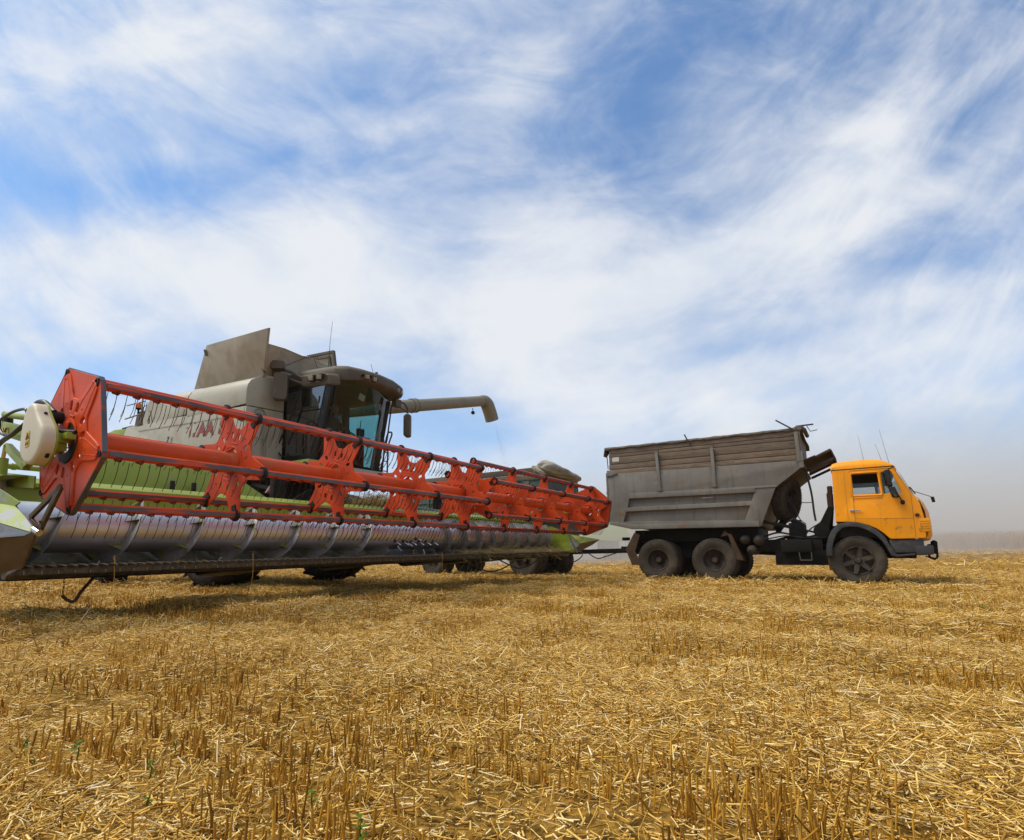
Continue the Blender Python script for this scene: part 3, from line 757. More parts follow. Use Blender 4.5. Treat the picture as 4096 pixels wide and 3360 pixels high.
# ---- table, back sheet, top beam
prof = [(-.92, .455), (-1.00, .450), (-1.20, .458), (-1.42, .50), (-1.60, .64), (-1.72, .85), (-1.76, 1.05)]
prof2 = [(p[0] - .012 * (i > 1), p[1] - .012) for i, p in enumerate(prof)]
MB().prism(prof + prof2[::-1], 1, -.06, 10.56).build('table', M['knife'], header, sharp=50)
MB().prism([(-.66, .474), (-.93, .458), (-.93, .446), (-.66, .462)], 1, -.06, 10.56).build('table_lip', M['steel'], header)
mb = MB(); mb.box((-1.80, -.05, 1.04), (-1.76, 10.55, 1.24))
mb.build('back_sheet', M['green'], header, bevel=.004)
mb = MB().prism([(-1.74, 1.225), (-1.70, 1.235), (-1.70, 1.275), (-1.80, 1.335), (-2.02, 1.335), (-2.02, 1.225)], 1, -.1, 10.6)
mb.build('top_beam', M['green'], header, bevel=.006)
mb = MB().prism([(-2.00, 1.34), (-2.04, 1.34), (-2.14, 1.66), (-2.10, 1.66)], 1, .9, 2.62); mb.plate([(-2.03, 2.60, 1.345), (-2.12, 2.60, 1.655), (-2.03, 3.1, 1.345)], .03)
mb.build('back_guard', M['green'], header, bevel=.005)
MB().prism([(-2.00, 1.34), (-2.04, 1.34), (-2.08, 1.46), (-2.04, 1.46)], 1, 7.2, 10.3).build('back_guard', M['green'], header, bevel=.005)
for y in (1.72, 1.98): MB().box((-1.96, y, 1.335), (-1.92, y + .045, 1.46)).build('rubber_stop', M['black'], header, bevel=.004)
for y in (6.1, 6.5, 6.9): MB().box((-1.96, y, 1.335), (-1.90, y + .03, 1.375)).build('rubber_stop', M['black'], header, bevel=.004)
mb = MB(); mb.tube(smooth_path([(-1.9, 5.6, 1.37), (-1.9, 6.4, 1.385), (-1.92, 7.2, 1.37), (-1.95, 8.4, 1.36)], 6), .014, 8); mb.build('hydraulic_line', M['steel'], header); mb = MB(); mb.tube(smooth_path([(-1.87, 5.5, 1.35), (-1.88, 6.5, 1.36), (-1.9, 7.6, 1.35)], 6), .011, 8)
mb.build('hydraulic_line', M['steel'], header)
mb = MB().lathe([(.01, -.2), (.027, -.2), (.027, .7), (.01, .7)], (-1.92, 0, 1.445), 1, 16); mb.lathe([(.034, .22), (.034, .25)], (-1.92, 0, 1.445), 1, 14)
mb.build('cross_tube', M['green'], header)
mb = MB().box((-2.05, 3.4, .55), (-1.80, 7.0, .9)); mb.box((-2.12, 3.2, 1.0), (-2.02, 3.4, 1.9)); mb.box((-2.12, 7.0, 1.0), (-2.02, 7.2, 1.9)); mb.box((-2.10, -.05, .42), (-1.80, 10.55, .60))
mb.build('rear_frame', M['dark'], header, bevel=.01)

# ---- knife: bar, guards, bolts, skids
mb = MB().prism([(-.640, .478), (-.655, .485), (-.74, .482), (-.80, .455), (-.76, .385), (-.69, .375), (-.645, .41)], 1, -.10, 10.62)
kb = mb.build('cutter_bar', M['knife'], header, sharp=30)
def guard(m, y):
    m.add([(-.655, y - .030, .492), (-.655, y + .030, .492), (-.545, y + .006, .476), (-.545, y - .006, .476), (-.645, y - .026, .462), (-.645, y + .026, .462), (-.55, y + .005, .468), (-.55, y - .005, .468)],
          [(0, 1, 2, 3), (7, 6, 5, 4), (0, 3, 7, 4), (1, 5, 6, 2), (3, 2, 6, 7), (0, 4, 5, 1)]); return m
gm = guard(MB(), 0).mesh('knife_guard', M['knife'], org=HO, sharp=20); rest = MB()
for i in range(140):
    y = -.06 + .0762 * i
    if i < 100: link('knife_guard', gm, kb, (0, y, 0))
    else: guard(rest, y)
r_ = rest.build('knife_guards', M['knife'], kb, sharp=20); r_['kind'] = 'stuff'
bm_ = MB().lathe([(.001, .005), (.007, .005), (.008, 0)], (-.640, 0, .432), 0, 6); bm_.box((-.640, -.003, .412), (-.633, .003, .434)); bm_ = bm_.mesh('guard_bolt', M['steel'], org=HO)
for i in range(92): link('guard_bolt', bm_, kb, (0, .0762 * 1.5 * i, 0))
for y in (2.1, 3.9, 5.6, 6.8, 8.0, 9.2):
    mb = MB(); mb.plate([(-.72, y - .26, .385), (-.72, y + .26, .385), (-1.45, y + .26, .30), (-1.6, y, .285), (-1.45, y - .26, .30)], .014)
    mb.plate([(-1.44, y - .26, .30), (-1.44, y + .26, .30), (-1.75, y + .22, .40), (-1.75, y - .22, .40)], .012)
    mb.build('skid_plate', M['brown'], header)
mb = MB().box((-1.72, -.05, .36), (-.80, 10.55, .40)); mb.build('table_underside', M['dark'], header)
def hoop(pts, chain):
    h = MB().tube(smooth_path(pts, 8), .0135, 10).build('sensor_hoop', M['rust'], header)
    if chain:
        a, b = Vector(chain[0]), Vector(chain[1]); n = 9; mb = MB()
        for i in range(n):
            c = a.lerp(b, (i + .5) / n); L_ = (b - a).length / n * .62; ax = Vector((1, 0, 0)) if i % 2 else Vector((0, 1, 0))
            mb.tube([c + ax * (.006 * math.cos(t)) + Vector((0, 0, L_ * math.sin(t))) for t in np.linspace(0, 2 * math.pi, 11)], .0022, 5, cap=False)
        mb.build('chain', M['rust'], h)
hoop([(-.70, .292, .222), (-.70, .325, .188), (-.70, .365, .165), (-.72, .40, .18), (-.8, .47, .25), (-.95, .62, .37)], [(-.70, .298, .40), (-.70, .295, .22)])
hoop([(-.72, 6.2, .38), (-.78, 6.9, .17), (-.80, 7.35, .13), (-.82, 7.9, .22), (-.9, 8.4, .38)], None)
hoop([(-.72, 7.3, .38), (-.78, 8.0, .20), (-.80, 8.4, .15), (-.82, 9.0, .24), (-.9, 9.5, .38)], None)
hoop([(-.62, 10.1, .36), (-.66, 10.4, .26), (-.60, 10.75, .22), (-.5, 11.0, .34), (-.5, 11.05, .46)], None)

# ---- dividers
mb = MB()
mb.plate([(-.30, -.30, 1.075), (.06, -.27, .950), (-.03, -.27, .926), (-.62, -.34, 1.00)], .010)
mb.plate([(-.03, -.27, .926), (.19, -.275, .84), (.42, -.285, .738), (.36, -.29, .728), (-.20, -.42, .850), (-.75, -.42, .98), (-.62, -.34, 1.0)], .010)
near = mb.build('crop_divider', M['green_worn'], header, sharp=20)
mb = MB().plate([(.42, -.285, .735), (.36, -.29, .725), (-.20, -.42, .848), (-.9, -.46, .86), (-.9, -.47, .66), (-.15, -.44, .685), (.30, -.30, .705)], .008); mb.build('side_sheet', M['steel'], near)
mb = MB().plate([(.44, -.285, .725), (.30, -.30, .703), (-.15, -.44, .683), (-.85, -.46, .62), (-.85, -.40, .40), (-.10, -.34, .430), (.12, -.24, .49)], .008)
mb.plate([(.44, -.282, .722), (.12, -.24, .487), (-.62, -.11, .41), (-.62, -.10, .52), (.26, -.235, .66)], .008)
mb.build('divider_shoe', M['brown'], near)
mb = MB().plate([(-.9, -.12, .42), (-1.8, -.12, .42), (-1.8, -.12, 1.30), (-1.25, -.12, 1.30), (-.62, -.14, 1.0), (-.62, -.12, .46)], .02); mb.build('side_wall', M['dark'], header)
mb = MB().plate([(-1.35, -.02, 1.31), (-.59, -.02, 1.215), (-.59, -.20, 1.205), (-1.28, -.34, 1.16), (-1.35, -.34, 1.30)], .012); mb.plate([(-1.9, -.04, 1.38), (-.46, -.04, 1.205), (-.46, -.04, 1.105), (-1.9, -.04, 1.235)], .012)
mb.build('side_cover', M['green'], header, bevel=.003)
mb = MB().bar((-.285, -.10, .86), (.222, -.10, 1.068), .022, .04, up=(0, 0, 1)); mb.bar((.222, -.10, 1.07), (-.10, -.10, .742), .022, .052, up=(0, 0, 1)); mb.bar((-.285, -.10, .862), (-.12, -.10, .775), .018, .03)
mb.lathe([(.004, -.125), (.011, -.122), (.012, -.108)], (-.035, 0, .82), 1, 10)
mb.build('folding_divider', M['brown'], near, bevel=.002)
mb = MB().tube([(.40, -.285, .745), (.46, -.275, .72)], .022, 12); mb.build('divider_pin', M['chrome'], near)
mb = MB(); Y = 10.62
mb.plate([(-1.85, Y, .42), (-1.85, Y, 1.24), (-1.16, Y, 1.12), (-.50, Y, .86), (-.34, Y, .46)], .02)
mb.plate([(-.62, Y - .02, .90), (.11, Y + .10, .765), (.09, Y + .10, .745), (-.30, Y - .12, .68)], .012)
farr = mb.build('crop_divider', M['green'], header, sharp=20)
mb = MB().plate([(-.30, Y - .12, .68), (.10, Y + .10, .750), (-.06, Y + .06, .64), (-.42, Y - .03, .455), (-.5, Y - .06, .50)], .01); mb.build('side_sheet', M['steel'], farr)
mb = MB().plate([(-.60, Y - .03, .90), (-.55, Y - .16, .86), (-.30, Y - .12, .68), (-.50, Y - .06, .5), (-.66, Y - .05, .6)], .01); mb.build('inner_sheet', M['green_worn'], farr)
mb = MB().bar((-.62, Y - .12, .90), (-.44, Y - .12, .50), .02, .03); mb.plate([(-.47, Y - .13, .58), (-.42, Y - .13, .60), (-.36, Y - .13, .46), (-.41, Y - .13, .45)], .012); mb.build('folding_divider', M['steel'], farr)

# ---- near side reel drive: arm, cover, motor, hoses
AY = -.10
mb = MB().bar((.0, AY, 1.42), (-1.95, AY, 1.87), .07, .12, up=(0, 0, 1)); mb.bar((-.93, AY, 1.49), (-.46, AY, 1.27), .05, .06); mb.bar((-.50, AY, 1.285), (-.25, AY, 1.34), .05, .05)
arm = mb.build('reel_arm', M['green'], header, bevel=.008)
mb = MB().tube([(-1.06, AY, 1.785), (-.60, AY, 1.698), (-.2, AY, 1.64)], .028, 14); mb.bar((-1.04, AY, 1.80), (-1.03, AY, 1.62), .05, .04); mb.build('brace_tube', M['green'], arm)
MB().tube([(-.905, -.12, 1.50), (-.935, -.12, 1.38)], .015, 14).build('cylinder_rod', M['chrome'], arm)
MB().lathe([(.01, .27), (.036, .27), (.036, 0), (.030, -.05)], (-.925, -.12, 1.115), 2, 18).build('lift_cylinder', M['green_worn'], arm)
MB().tube([(-.99, AY, 1.75), (-.98, AY, 1.66)], .036, 14).build('pivot_bush', M['black'], arm)
fo = [(-.030, 1.701), (-.072, 1.712), (-.115, 1.696), (-.150, 1.668), (-.178, 1.625), (-.194, 1.56), (-.203, 1.487), (-.208, 1.416), (-.204, 1.369), (-.184, 1.321), (-.143, 1.279), (-.083, 1.247), (-.012, 1.231), (.055, 1.239), (.114, 1.268), (.162, 1.307), (.196, 1.358), (.208, 1.413), (.194, 1.469), (.155, 1.518), (.090, 1.578), (.028, 1.645), (.0, 1.683)]
cx_, cz_ = -.01, 1.44
def ringy(sc, y): return [(cx_ + (p[0] - cx_) * sc, y, cz_ + (p[1] - cz_) * sc) for p in fo]
L_ = [ringy(.84, -.236), ringy(.92, -.233), ringy(.965, -.226), ringy(.99, -.214), ringy(1.0, -.196), ringy(1.005, -.150)]
vs = [p for l in L_ for p in l]; n = len(fo)
fs = [(i * n + k, i * n + (k + 1) % n, (i + 1) * n + (k + 1) % n, (i + 1) * n + k) for i in range(len(L_) - 1) for k in range(n)] + [tuple(range(n))]
cov = MB().add(vs, fs).build('drive_cover', M['cream'], arm, sharp=60)
v, f = flat_shape([(cx_ + (p[0] - cx_) * 1.03, cz_ + (p[1] - cz_) * 1.03) for p in fo], [], .014, .002); MB().add([(p[0], -.142 + p[2], p[1]) for p in v], f).build('cover_plate', M['green'], cov)
for x, z in ((.045, 1.618), (.150, 1.300)): MB().tube([(x - .02, -.172, z - .01), (x + .014, -.176, z + .007)], [.016, .011], 10).build('cover_screw', M['black'], cov)
ys_ = -.2385
stk = MB().plate([(-.076, ys_, 1.478), (-.008, ys_, 1.486), (-.002, ys_, 1.372), (-.070, ys_, 1.364)], .002).build('warning_sticker', M['yellow'], cov)
mb = MB(); ys_ -= .002; tri = [(-.066, ys_, 1.424), (-.010, ys_, 1.432), (-.036, ys_, 1.472)]
for i in range(3): mb.bar(tri[i], tri[(i + 1) % 3], .002, .004, up=(0, 1, 0))
mb.bar((-.045, ys_, 1.434), (-.030, ys_, 1.448), .002, .006, up=(0, 1, 0)); mb.bar((-.036, ys_, 1.452), (-.024, ys_, 1.438), .002, .004, up=(0, 1, 0))
for q_, r_ in (((-.064, 1.388), (-.012, 1.392)), ((-.062, 1.402), (-.040, 1.404)), ((-.024, 1.380), (-.014, 1.412)), ((-.058, 1.376), (-.05, 1.40))): mb.bar((q_[0], ys_, q_[1]), (r_[0], ys_, r_[1]), .002, .004, up=(0, 1, 0))
mb.build('sticker_print', M['ink'], stk)
s2 = MB().plate([(-.94, -.138, 1.656), (-.815, -.138, 1.635), (-.812, -.138, 1.582), (-.95, -.138, 1.602)], .003).build('warning_sticker', M['yellow'], arm)
mb = MB()
for q_, r_ in (((-.93, 1.612), (-.88, 1.612)), ((-.915, 1.645), (-.91, 1.615)), ((-.87, 1.595), (-.83, 1.635)), ((-.86, 1.635), (-.89, 1.60))): mb.bar((q_[0], -.141, q_[1]), (r_[0], -.141, r_[1]), .002, .006, up=(0, 1, 0))
mb.build('sticker_print', M['ink'], s2)
MB().lathe([(.01, -.135), (.044, -.135), (.048, -.10), (.050, -.05), (.046, -.028), (.01, -.026)], (-.085, 0, 1.635), 1, 22).build('hydraulic_motor', M['black'], header)
mb = MB().box((-.03, -.135, 1.405), (.15, -.05, 1.475)); mb.box((.02, -.12, 1.345), (.12, -.05, 1.405)); mb.box((.15, -.10, 1.425), (.235, -.04, 1.475)); mb.lathe([(.01, -.12), (.06, -.12), (.06, -.09), (.01, -.09)], (.07, 0, 1.385), 1, 18)
br = mb.build('drive_bracket', M['green'], header, bevel=.006)
mb = MB().ball((.07, -.115, 1.492), .024, 8, (1.7, 1, 1)); mb.tube([(.08, -.11, 1.492), (.24, -.05, 1.478)], .017, 10); mb.build('locking_lever', M['black'], br)
MB().plate([(.008, -.138, 1.466), (.070, -.138, 1.460), (.048, -.138, 1.43)], .002).build('arrow_sticker', M['blue'], br)
for pts in ([(-.88, -.18, 1.68), (-.86, -.18, 1.62), (-.775, -.18, 1.562), (-.68, -.18, 1.545), (-.58, -.18, 1.540), (-.445, -.175, 1.571), (-.33, -.165, 1.618), (-.24, -.13, 1.65)],
            [(-.86, -.18, 1.46), (-.75, -.18, 1.495), (-.60, -.18, 1.52), (-.46, -.175, 1.553), (-.33, -.165, 1.598), (-.22, -.13, 1.63)],
            [(-.88, -.19, 1.47), (-.70, -.19, 1.515), (-.53, -.19, 1.536), (-.40, -.18, 1.580), (-.3, -.16, 1.62)],
            [(-.90, -.18, 1.69), (-.727, -.18, 1.715), (-.553, -.18, 1.726), (-.351, -.18, 1.712), (-.305, -.175, 1.672)]):
    MB().tube(smooth_path(pts, 8), .0115, 10).build('hydraulic_hose', M['hose'], arm)
MB().tube(smooth_path([(-.36, -.13, 1.72), (-.339, -.12, 1.755), (-.269, -.12, 1.768), (-.186, -.115, 1.755), (-.136, -.105, 1.722), (-.06, -.09, 1.665)], 8), .022, 12).build('hydraulic_hose', M['hose'], arm)

# ---- far side reel arm
MB().bar((.1, LEN + .14, ZR), (-1.9, LEN + .14, ZR + .05), .07, .10).build('reel_arm', M['green'], header, bevel=.008)

# ---- loose straw caught on the knife and the table
def wisps(n, fx, fy, fz, L, wd, drop=0):
    x, y, z = fx(n), fy(n), fz(n); az = rng.uniform(0, 6.28, n); pt = rng.normal(0, .35, n)
    d = np.stack([np.cos(az) * np.cos(pt), np.sin(az) * np.cos(pt), np.sin(pt)], 1); ln = L * rng.uniform(.3, 1.2, n)
    bd = rng.normal(0, .22, (n, 3)) * ln[:, None]; bd[:, 2] -= drop * ln * rng.uniform(0, 1, n)
    return stalks(np.stack([x, y, z], 1) - np.array(HO), d, ln, wd * rng.uniform(.6, 1.3, n), bd, 4, 4, .6)
v, f = merge([wisps(900, lambda n: rng.normal(-.74, .06, n), lambda n: 5.9 + 4.5 * rng.beta(1.2, 1, n), lambda n: .485 + np.abs(rng.normal(0, .035, n)), .26, .006, .3),
              wisps(60, lambda n: rng.normal(-.60, .03, n), lambda n: rng.uniform(6.2, 10, n), lambda n: rng.normal(.46, .03, n), .30, .006, 1.6),
              wisps(260, lambda n: rng.normal(-.85, .12, n), lambda n: rng.uniform(6.6, 10.4, n), lambda n: .50 + np.abs(rng.normal(0, .05, n)), .2, .006, .3),
              wisps(150, lambda n: rng.normal(-.68, .04, n), lambda n: rng.uniform(0, 5.8, n), lambda n: .488 + np.abs(rng.normal(0, .008, n)), .12, .004, .3)])
cut = link('cut_straw', raw_mesh('cut_straw', v, f, M['green_straw'])); cut.location = F_H @ Vector(HO); cut.rotation_euler = (TILT, 0, -TH_H)
tag(cut, 'cut straw and stalks caught on the knife of the header', 'straw', kind='stuff')
v, f = wisps(1500, lambda n: rng.normal(-2.15, .11, n), lambda n: rng.normal(5.45, .28, n), lambda n: 1.34 + .26 * rng.beta(1, 1.4, n), .2, .006, .5)
hp = link('straw_heap', raw_mesh('straw_heap', v, f, M['straw'])); hp.location = F_H @ Vector(HO); hp.rotation_euler = (TILT, 0, -TH_H)
tag(hp, 'small heap of straw on top of the header below the cab', 'straw', kind='stuff')
hang = [(-.60, .62, .50, .30), (-.60, 1.98, .50, .34), (-.6, 5.4, .47, .3)]
for i, (x, y, z, L_) in enumerate(hang):
    o = link('hanging_stalk', MB().tube(smooth_path([(0, 0, .06), (.01, 0, -.05), (-.005, .012, -.16), (.01, -.01, -L_ + .04)], 4), .0035, 6).mesh('hanging_stalk', M['straw'], org=(0, 0, 0)))
    o.location = F_H @ Vector((x, y, z)); o.rotation_euler = (TILT, 0, -TH_H)
    tag(o, ['single straw stalk hanging from the knife near the chain', 'single straw stalk hanging from the knife in front of the tyre', 'single straw stalk hanging from the knife below the bare steel fingers'][i], 'straw stalk', 'stalks hanging from the knife')
# ------------------------------------------------------------------ combine harvester
CO = (-5.0, 5.15, .03)
ORG = CO
harv = root('combine_harvester', F_H, CO, TH_H, TILT)
tag(harv, 'dusty grey and green combine harvester with dark cab and long unloading pipe', 'harvester')
YR = 3.5

def wheel(parent, x, y0, y1, z, r, rr, side, lug, mt, mr, nl=20, name='wheel', dish=.10, hubr=.10, spokes=0, bolts=8):
    """wheel between y0 and y1; side=-1 when its outer face looks towards -y"""
    e = empty(name, Vector((x, (y0 + y1) / 2, z)) - Vector(ORG), parent=parent); w_ = y1 - y0; h = w_ / 2
    sh = .10 * w_
    p = [(rr, -h * .78), (rr + .02, -h * .86), (r * .80, -h), (r * .90, -h * .97), (r * .965, -h * .86), (r, -h * .66), (r * 1.004, 0), (r, h * .66), (r * .965, h * .86), (r * .90, h * .97), (r * .80, h), (rr + .02, h * .86), (rr, h * .78)]
    mb = MB().lathe(p, (0, 0, 0), 1, 56)
    for k in range(nl):
        q = 2 * math.pi * k / nl
        if lug == 'bar':            # angled tractor lugs, both sides
            for sg in (-1, 1):
                a0, a1 = q + (0 if sg < 0 else math.pi / nl), 0; d = 1.25 * math.pi / nl
                f = lambda rad, a, y: (rad * math.cos(a), y, rad * math.sin(a))
                pw = .028
                mb.add([f(r * .99, a0 - pw, sg * .02), f(r * .99, a0 + pw, sg * .02), f(r * .97, a0 + d + pw, sg * h * .92), f(r * .97, a0 + d - pw, sg * h * .92),
                        f(r * 1.055, a0 - pw * .8, sg * .02), f(r * 1.055, a0 + pw * .8, sg * .02), f(r * 1.03, a0 + d + pw * .8, sg * h * .96), f(r * 1.03, a0 + d - pw * .8, sg * h * .96)],
                       [(4, 5, 6, 7), (0, 1, 5, 4), (1, 2, 6, 5), (2, 3, 7, 6), (3, 0, 4, 7)])
        else:                       # road tread: shoulder blocks
            for sg in (-1, 1):
                f = lambda rad, a, y: (rad * math.cos(a), y, rad * math.sin(a)); pw = math.pi / nl * .62
                mb.add([f(r * .935, q - pw, sg * h * .95), f(r * .935, q + pw, sg * h * .95), f(r * .99, q + pw, sg * h * .30), f(r * .99, q - pw, sg * h * .30),
                        f(r * .965, q - pw, sg * h * .97), f(r * .965, q + pw, sg * h * .97), f(r * 1.022, q + pw, sg * h * .68), f(r * 1.022, q - pw, sg * h * .68), f(r * 1.02, q + pw, sg * h * .30), f(r * 1.02, q - pw, sg * h * .30)],
                       [(4, 5, 6, 7), (7, 6, 8, 9), (0, 1, 5, 4), (1, 2, 8, 6), (1, 6, 5, 5)[:3], (3, 0, 7, 9), (0, 4, 7), (2, 3, 9, 8)])
    link('tyre', mb.mesh('tyre', mt, org=(0, 0, 0), sharp=40, weld=False), e)
    o = side * h
    q = [(rr, o * .80), (rr * .97, o * .86), (rr * .92, o * .82), (rr * .88, o * .5)]
    if spokes:
        q += [(rr * .80, o * .30), (rr * .30, o * .30)]
    else:
        q += [(rr * .84, o * .80 - side * dish), (rr * .40, o * .80 - side * dish * 1.25), (hubr * 1.2, o * .80 - side * dish * 1.2)]
    mb = MB().lathe(q, (0, 0, 0), 1, 40); mb.lathe([(rr, o * .8), (rr * .98, -o * .8), (.02, -o * .8)], (0, 0, 0), 1, 30)
    hb = o * .80 - side * dish * (1.2 if not spokes else 1.0)
    mb.lathe([(hubr * 1.25, hb - side * .02), (hubr, hb + side * .05), (hubr * .7, hb + side * .10), (.001, hb + side * .105)], (0, 0, 0), 1, 20)
    for k in range(bolts):
        a = 2 * math.pi * k / bolts; mb.lathe([(.014, hb - side * .02), (.014, hb + side * .03), (.001, hb + side * .03)], (hubr * 1.55 * math.cos(a), 0, hubr * 1.55 * math.sin(a)), 1, 6)
    for k in range(spokes):
        a = 2 * math.pi * k / spokes + .3; c, s_ = math.cos(a), math.sin(a); tx, tz = -s_, c
        y_a, y_b = hb + side * .02, o * .76
        lo = [(hubr * c + tx * .055, y_a, hubr * s_ + tz * .055), (hubr * c - tx * .055, y_a, hubr * s_ - tz * .055), (rr * .93 * c - tx * .035, y_b, rr * .93 * s_ - tz * .035), (rr * .93 * c + tx * .035, y_b, rr * .93 * s_ + tz * .035)]
        hi = [(x_ * .985, y_ + side * .045, z_ * .985) for x_, y_, z_ in lo]
        mb.hexa(lo, hi)
    link('rim', mb.mesh('rim', mr, org=(0, 0, 0), sharp=35), e)
    return e

W1 = wheel(harv, -4.35, 3.50, 4.28, .89, .92, .42, -1, 'bar', M['tyre'], M['rim'], 18)
w_ = copy_tree(W1, harv); w_.location = Vector((-4.35, 6.36, .89)) - Vector(CO); w_.rotation_euler = (0, 0, math.pi)
W2 = wheel(harv, -8.3, 3.55, 4.05, .58, .62, .30, -1, 'bar', M['tyre'], M['rim'], 16)
W2.rotation_euler = (0, 0, R(-6))
w_ = copy_tree(W2, harv); w_.location = Vector((-8.3, 6.4, .58)) - Vector(CO); w_.rotation_euler = (0, 0, math.pi - R(6))

mb = MB().box((-9.2, 3.62, 1.25), (-3.5, 5.60, 3.10)); mb.box((-9.2, 5.6, 1.25), (-4.75, 6.68, 3.10)); mb.box((-4.65, 4.25, .70), (-4.05, 6.0, 1.3)); mb.box((-8.5, 4.0, .45), (-8.1, 6.2, .75)); mb.box((-8.4, 4.4, .6), (-8.2, 5.9, 1.3))
chas = mb.build('chassis', M['dark'], harv)
# side panels: near (right) side in view, mirrored on the far side
def side_panel(poly, y, t, name, mat, bev=.012): return MB().prism(poly, 1, y, y + t).build(name, mat, harv, bevel=bev)
low = [(-3.30, 1.72), (-3.30, 3.02), (-6.22, 3.155), (-6.34, 3.13), (-7.08, 3.125), (-7.12, 3.175), (-7.42, 3.165), (-7.60, 2.90), (-7.66, 2.45), (-7.5, 1.8), (-5.9, 1.62)]
sp_ = side_panel(low, YR, .09, 'side_panel', M['panel'])
mb = MB().plate([(-4.2, YR - .004, 2.93), (-3.32, YR - .004, 2.89), (-3.32, YR - .004, 2.87), (-6.9, YR - .004, 3.02), (-6.9, YR - .004, 3.045)], .006); mb.build('panel_crease', M['panel'], sp_)
side_panel([(-4.75, 1.72), (-4.75, 3.09)] + low[2:], 6.71, .09, 'side_panel', M['panel'])
rear = [(-7.63, 2.92), (-7.46, 3.16), (-8.0, 3.20), (-9.3, 3.05), (-9.75, 2.5), (-9.75, 1.5), (-8.2, 1.45), (-7.52, 1.78), (-7.69, 2.45)]
side_panel(rear, YR + .02, .09, 'rear_panel', M['green'], .03); side_panel(rear, 6.69, .09, 'rear_panel', M['green'], .03)
MB().box((-9.6, 3.62, 1.6), (-9.2, 6.68, 2.9)).build('straw_hood', M['green'], harv, bevel=.05)
# hood with a rounded shoulder
def shoulder(x0, x1, a, dz=0, za=0, zb=0):
    pr = [(YR, 3.06 + dz), (YR, 3.36), (YR + .02, 3.46), (YR + .07, 3.55), (YR + .15, 3.615), (YR + .26, 3.645), (YR + .55, 3.66), (YR + .55, 3.06)]
    lo, hi = [(x0, y, z + za * (z > 3.2)) for y, z in pr], [(x1 - a * (z - 3.06), y, z + zb * (z > 3.2)) for y, z in pr]
    n = len(pr); return MB().add(lo + hi, [tuple(range(n)), tuple(range(2 * n - 1, n - 1, -1))] + [(i, (i + 1) % n, n + (i + 1) % n, n + i) for i in range(n)])
h1 = MB().add(*(lambda m: (m.v, m.f))(shoulder(-3.30, -5.12, .0, 0, -.06, .02))); hood = h1.build('hood', M['panel'], harv, bevel=.008)
mb = shoulder(-5.16, -6.20, -.70, .07, .02, .06); mb.build('hood', M['panel'], harv, bevel=.008)
MB().box((-6.3, YR + .02, 3.0), (-3.35, YR + .10, 3.10)).build('panel_gap', M['dark'], harv)
# front face between the side panel and the cab
mb = MB().prism([(3.50, 1.95), (4.22, 1.95), (4.22, 3.055), (3.50, 3.02)], 0, -3.36, -3.288); mb.build('front_panel', M['panel'], harv, bevel=.01)
mb = MB().prism([(3.53, 3.035), (4.22, 3.07), (4.22, 3.66), (3.74, 3.60), (3.63, 3.53), (3.57, 3.44)], 0, -3.36, -3.288); mb.build('front_panel', M['panel'], harv, bevel=.01)
mb = MB().tube(smooth_path([(-3.24, 3.59, 2.1), (-3.22, 3.59, 2.80), (-3.22, 3.62, 2.95), (-3.22, 3.71, 3.00), (-3.22, 3.80, 2.95), (-3.22, 3.83, 2.80), (-3.22, 3.83, 2.0)], 6), .016, 10); mb.bar((-3.22, 3.59, 2.50), (-3.22, 3.83, 2.47), .012, .012)
mb.build('handrail', M['pipe'], harv)
# grain tank
mb = MB().box((-6.0, 3.78, 3.1), (-3.42, 5.58, 3.70)); mb.box((-6.0, 5.58, 3.1), (-4.8, 6.5, 3.70)); tank = mb.build('grain_tank', M['flap'], harv)
TR, TL, BL, BR = (-2.80, 3.53, 4.29), (-4.62, 3.53, 4.37), (-5.30, 3.72, 3.69), (-3.28, 3.80, 3.60)
mb = MB().plate([BR, TR, TL, BL], .05); mb.build('tank_flap', M['flap'], tank, bevel=.006)
mb = MB()
for (a, b) in (((-4.66, 3.52, 4.28), (-4.60, 3.52, 4.16)), ((-3.25, 3.76, 3.72), (-3.2, 3.76, 3.66))): mb.bar((a[0], a[1] - .012, a[2]), (b[0], b[1] - .012, b[2]), .05, .02)
mb.build('flap_latch', M['dusty'], tank)
mb = MB().plate([(-3.32, 3.84, 3.66), (-2.97, 3.64, 4.09), (-3.02, 4.0, 4.13), (-3.14, 4.45, 4.16), (-3.15, 4.62, 4.20), (-3.36, 5.28, 4.23), (-3.42, 5.42, 3.70)], .03)
ff = mb.build('tank_flap', M['flap'], tank, bevel=.005)
mb = MB().tube([(-3.22, 3.9, 3.72), (-3.10, 4.45, 4.10)], .004, 5); mb.tube([(-3.14, 4.72, 4.19), (-3.28, 5.08, 3.72)], .004, 5)
for i in range(7): mb.tube([(-3.10 + .01 * i, 4.46 + .04 * i, 4.10 + .012 * i), (-3.09 + .01 * i, 4.47 + .04 * i, 4.15 + .012 * i)], .006, 5)
mb.build('flap_cord', M['dark'], ff)
mb = MB().plate([(-5.42, 6.35, 5.16), (-4.58, 6.38, 5.12), (-4.50, 6.40, 4.2), (-5.9, 6.40, 4.2), ], .03); lf = mb.build('tank_flap', M['flap'], tank)
mb = MB().bar((-5.42, 6.33, 5.18), (-4.56, 6.36, 5.14), .05, .06); mb.bar((-4.56, 6.36, 5.16), (-4.44, 6.40, 4.3), .06, .06); mb.bar((-5.3, 6.30, 5.06), (-4.66, 6.33, 5.03), .04, .04); mb.bar((-4.66, 6.33, 5.05), (-4.55, 6.38, 4.3), .04, .04)
mb.build('flap_frame', M['dusty'], lf)
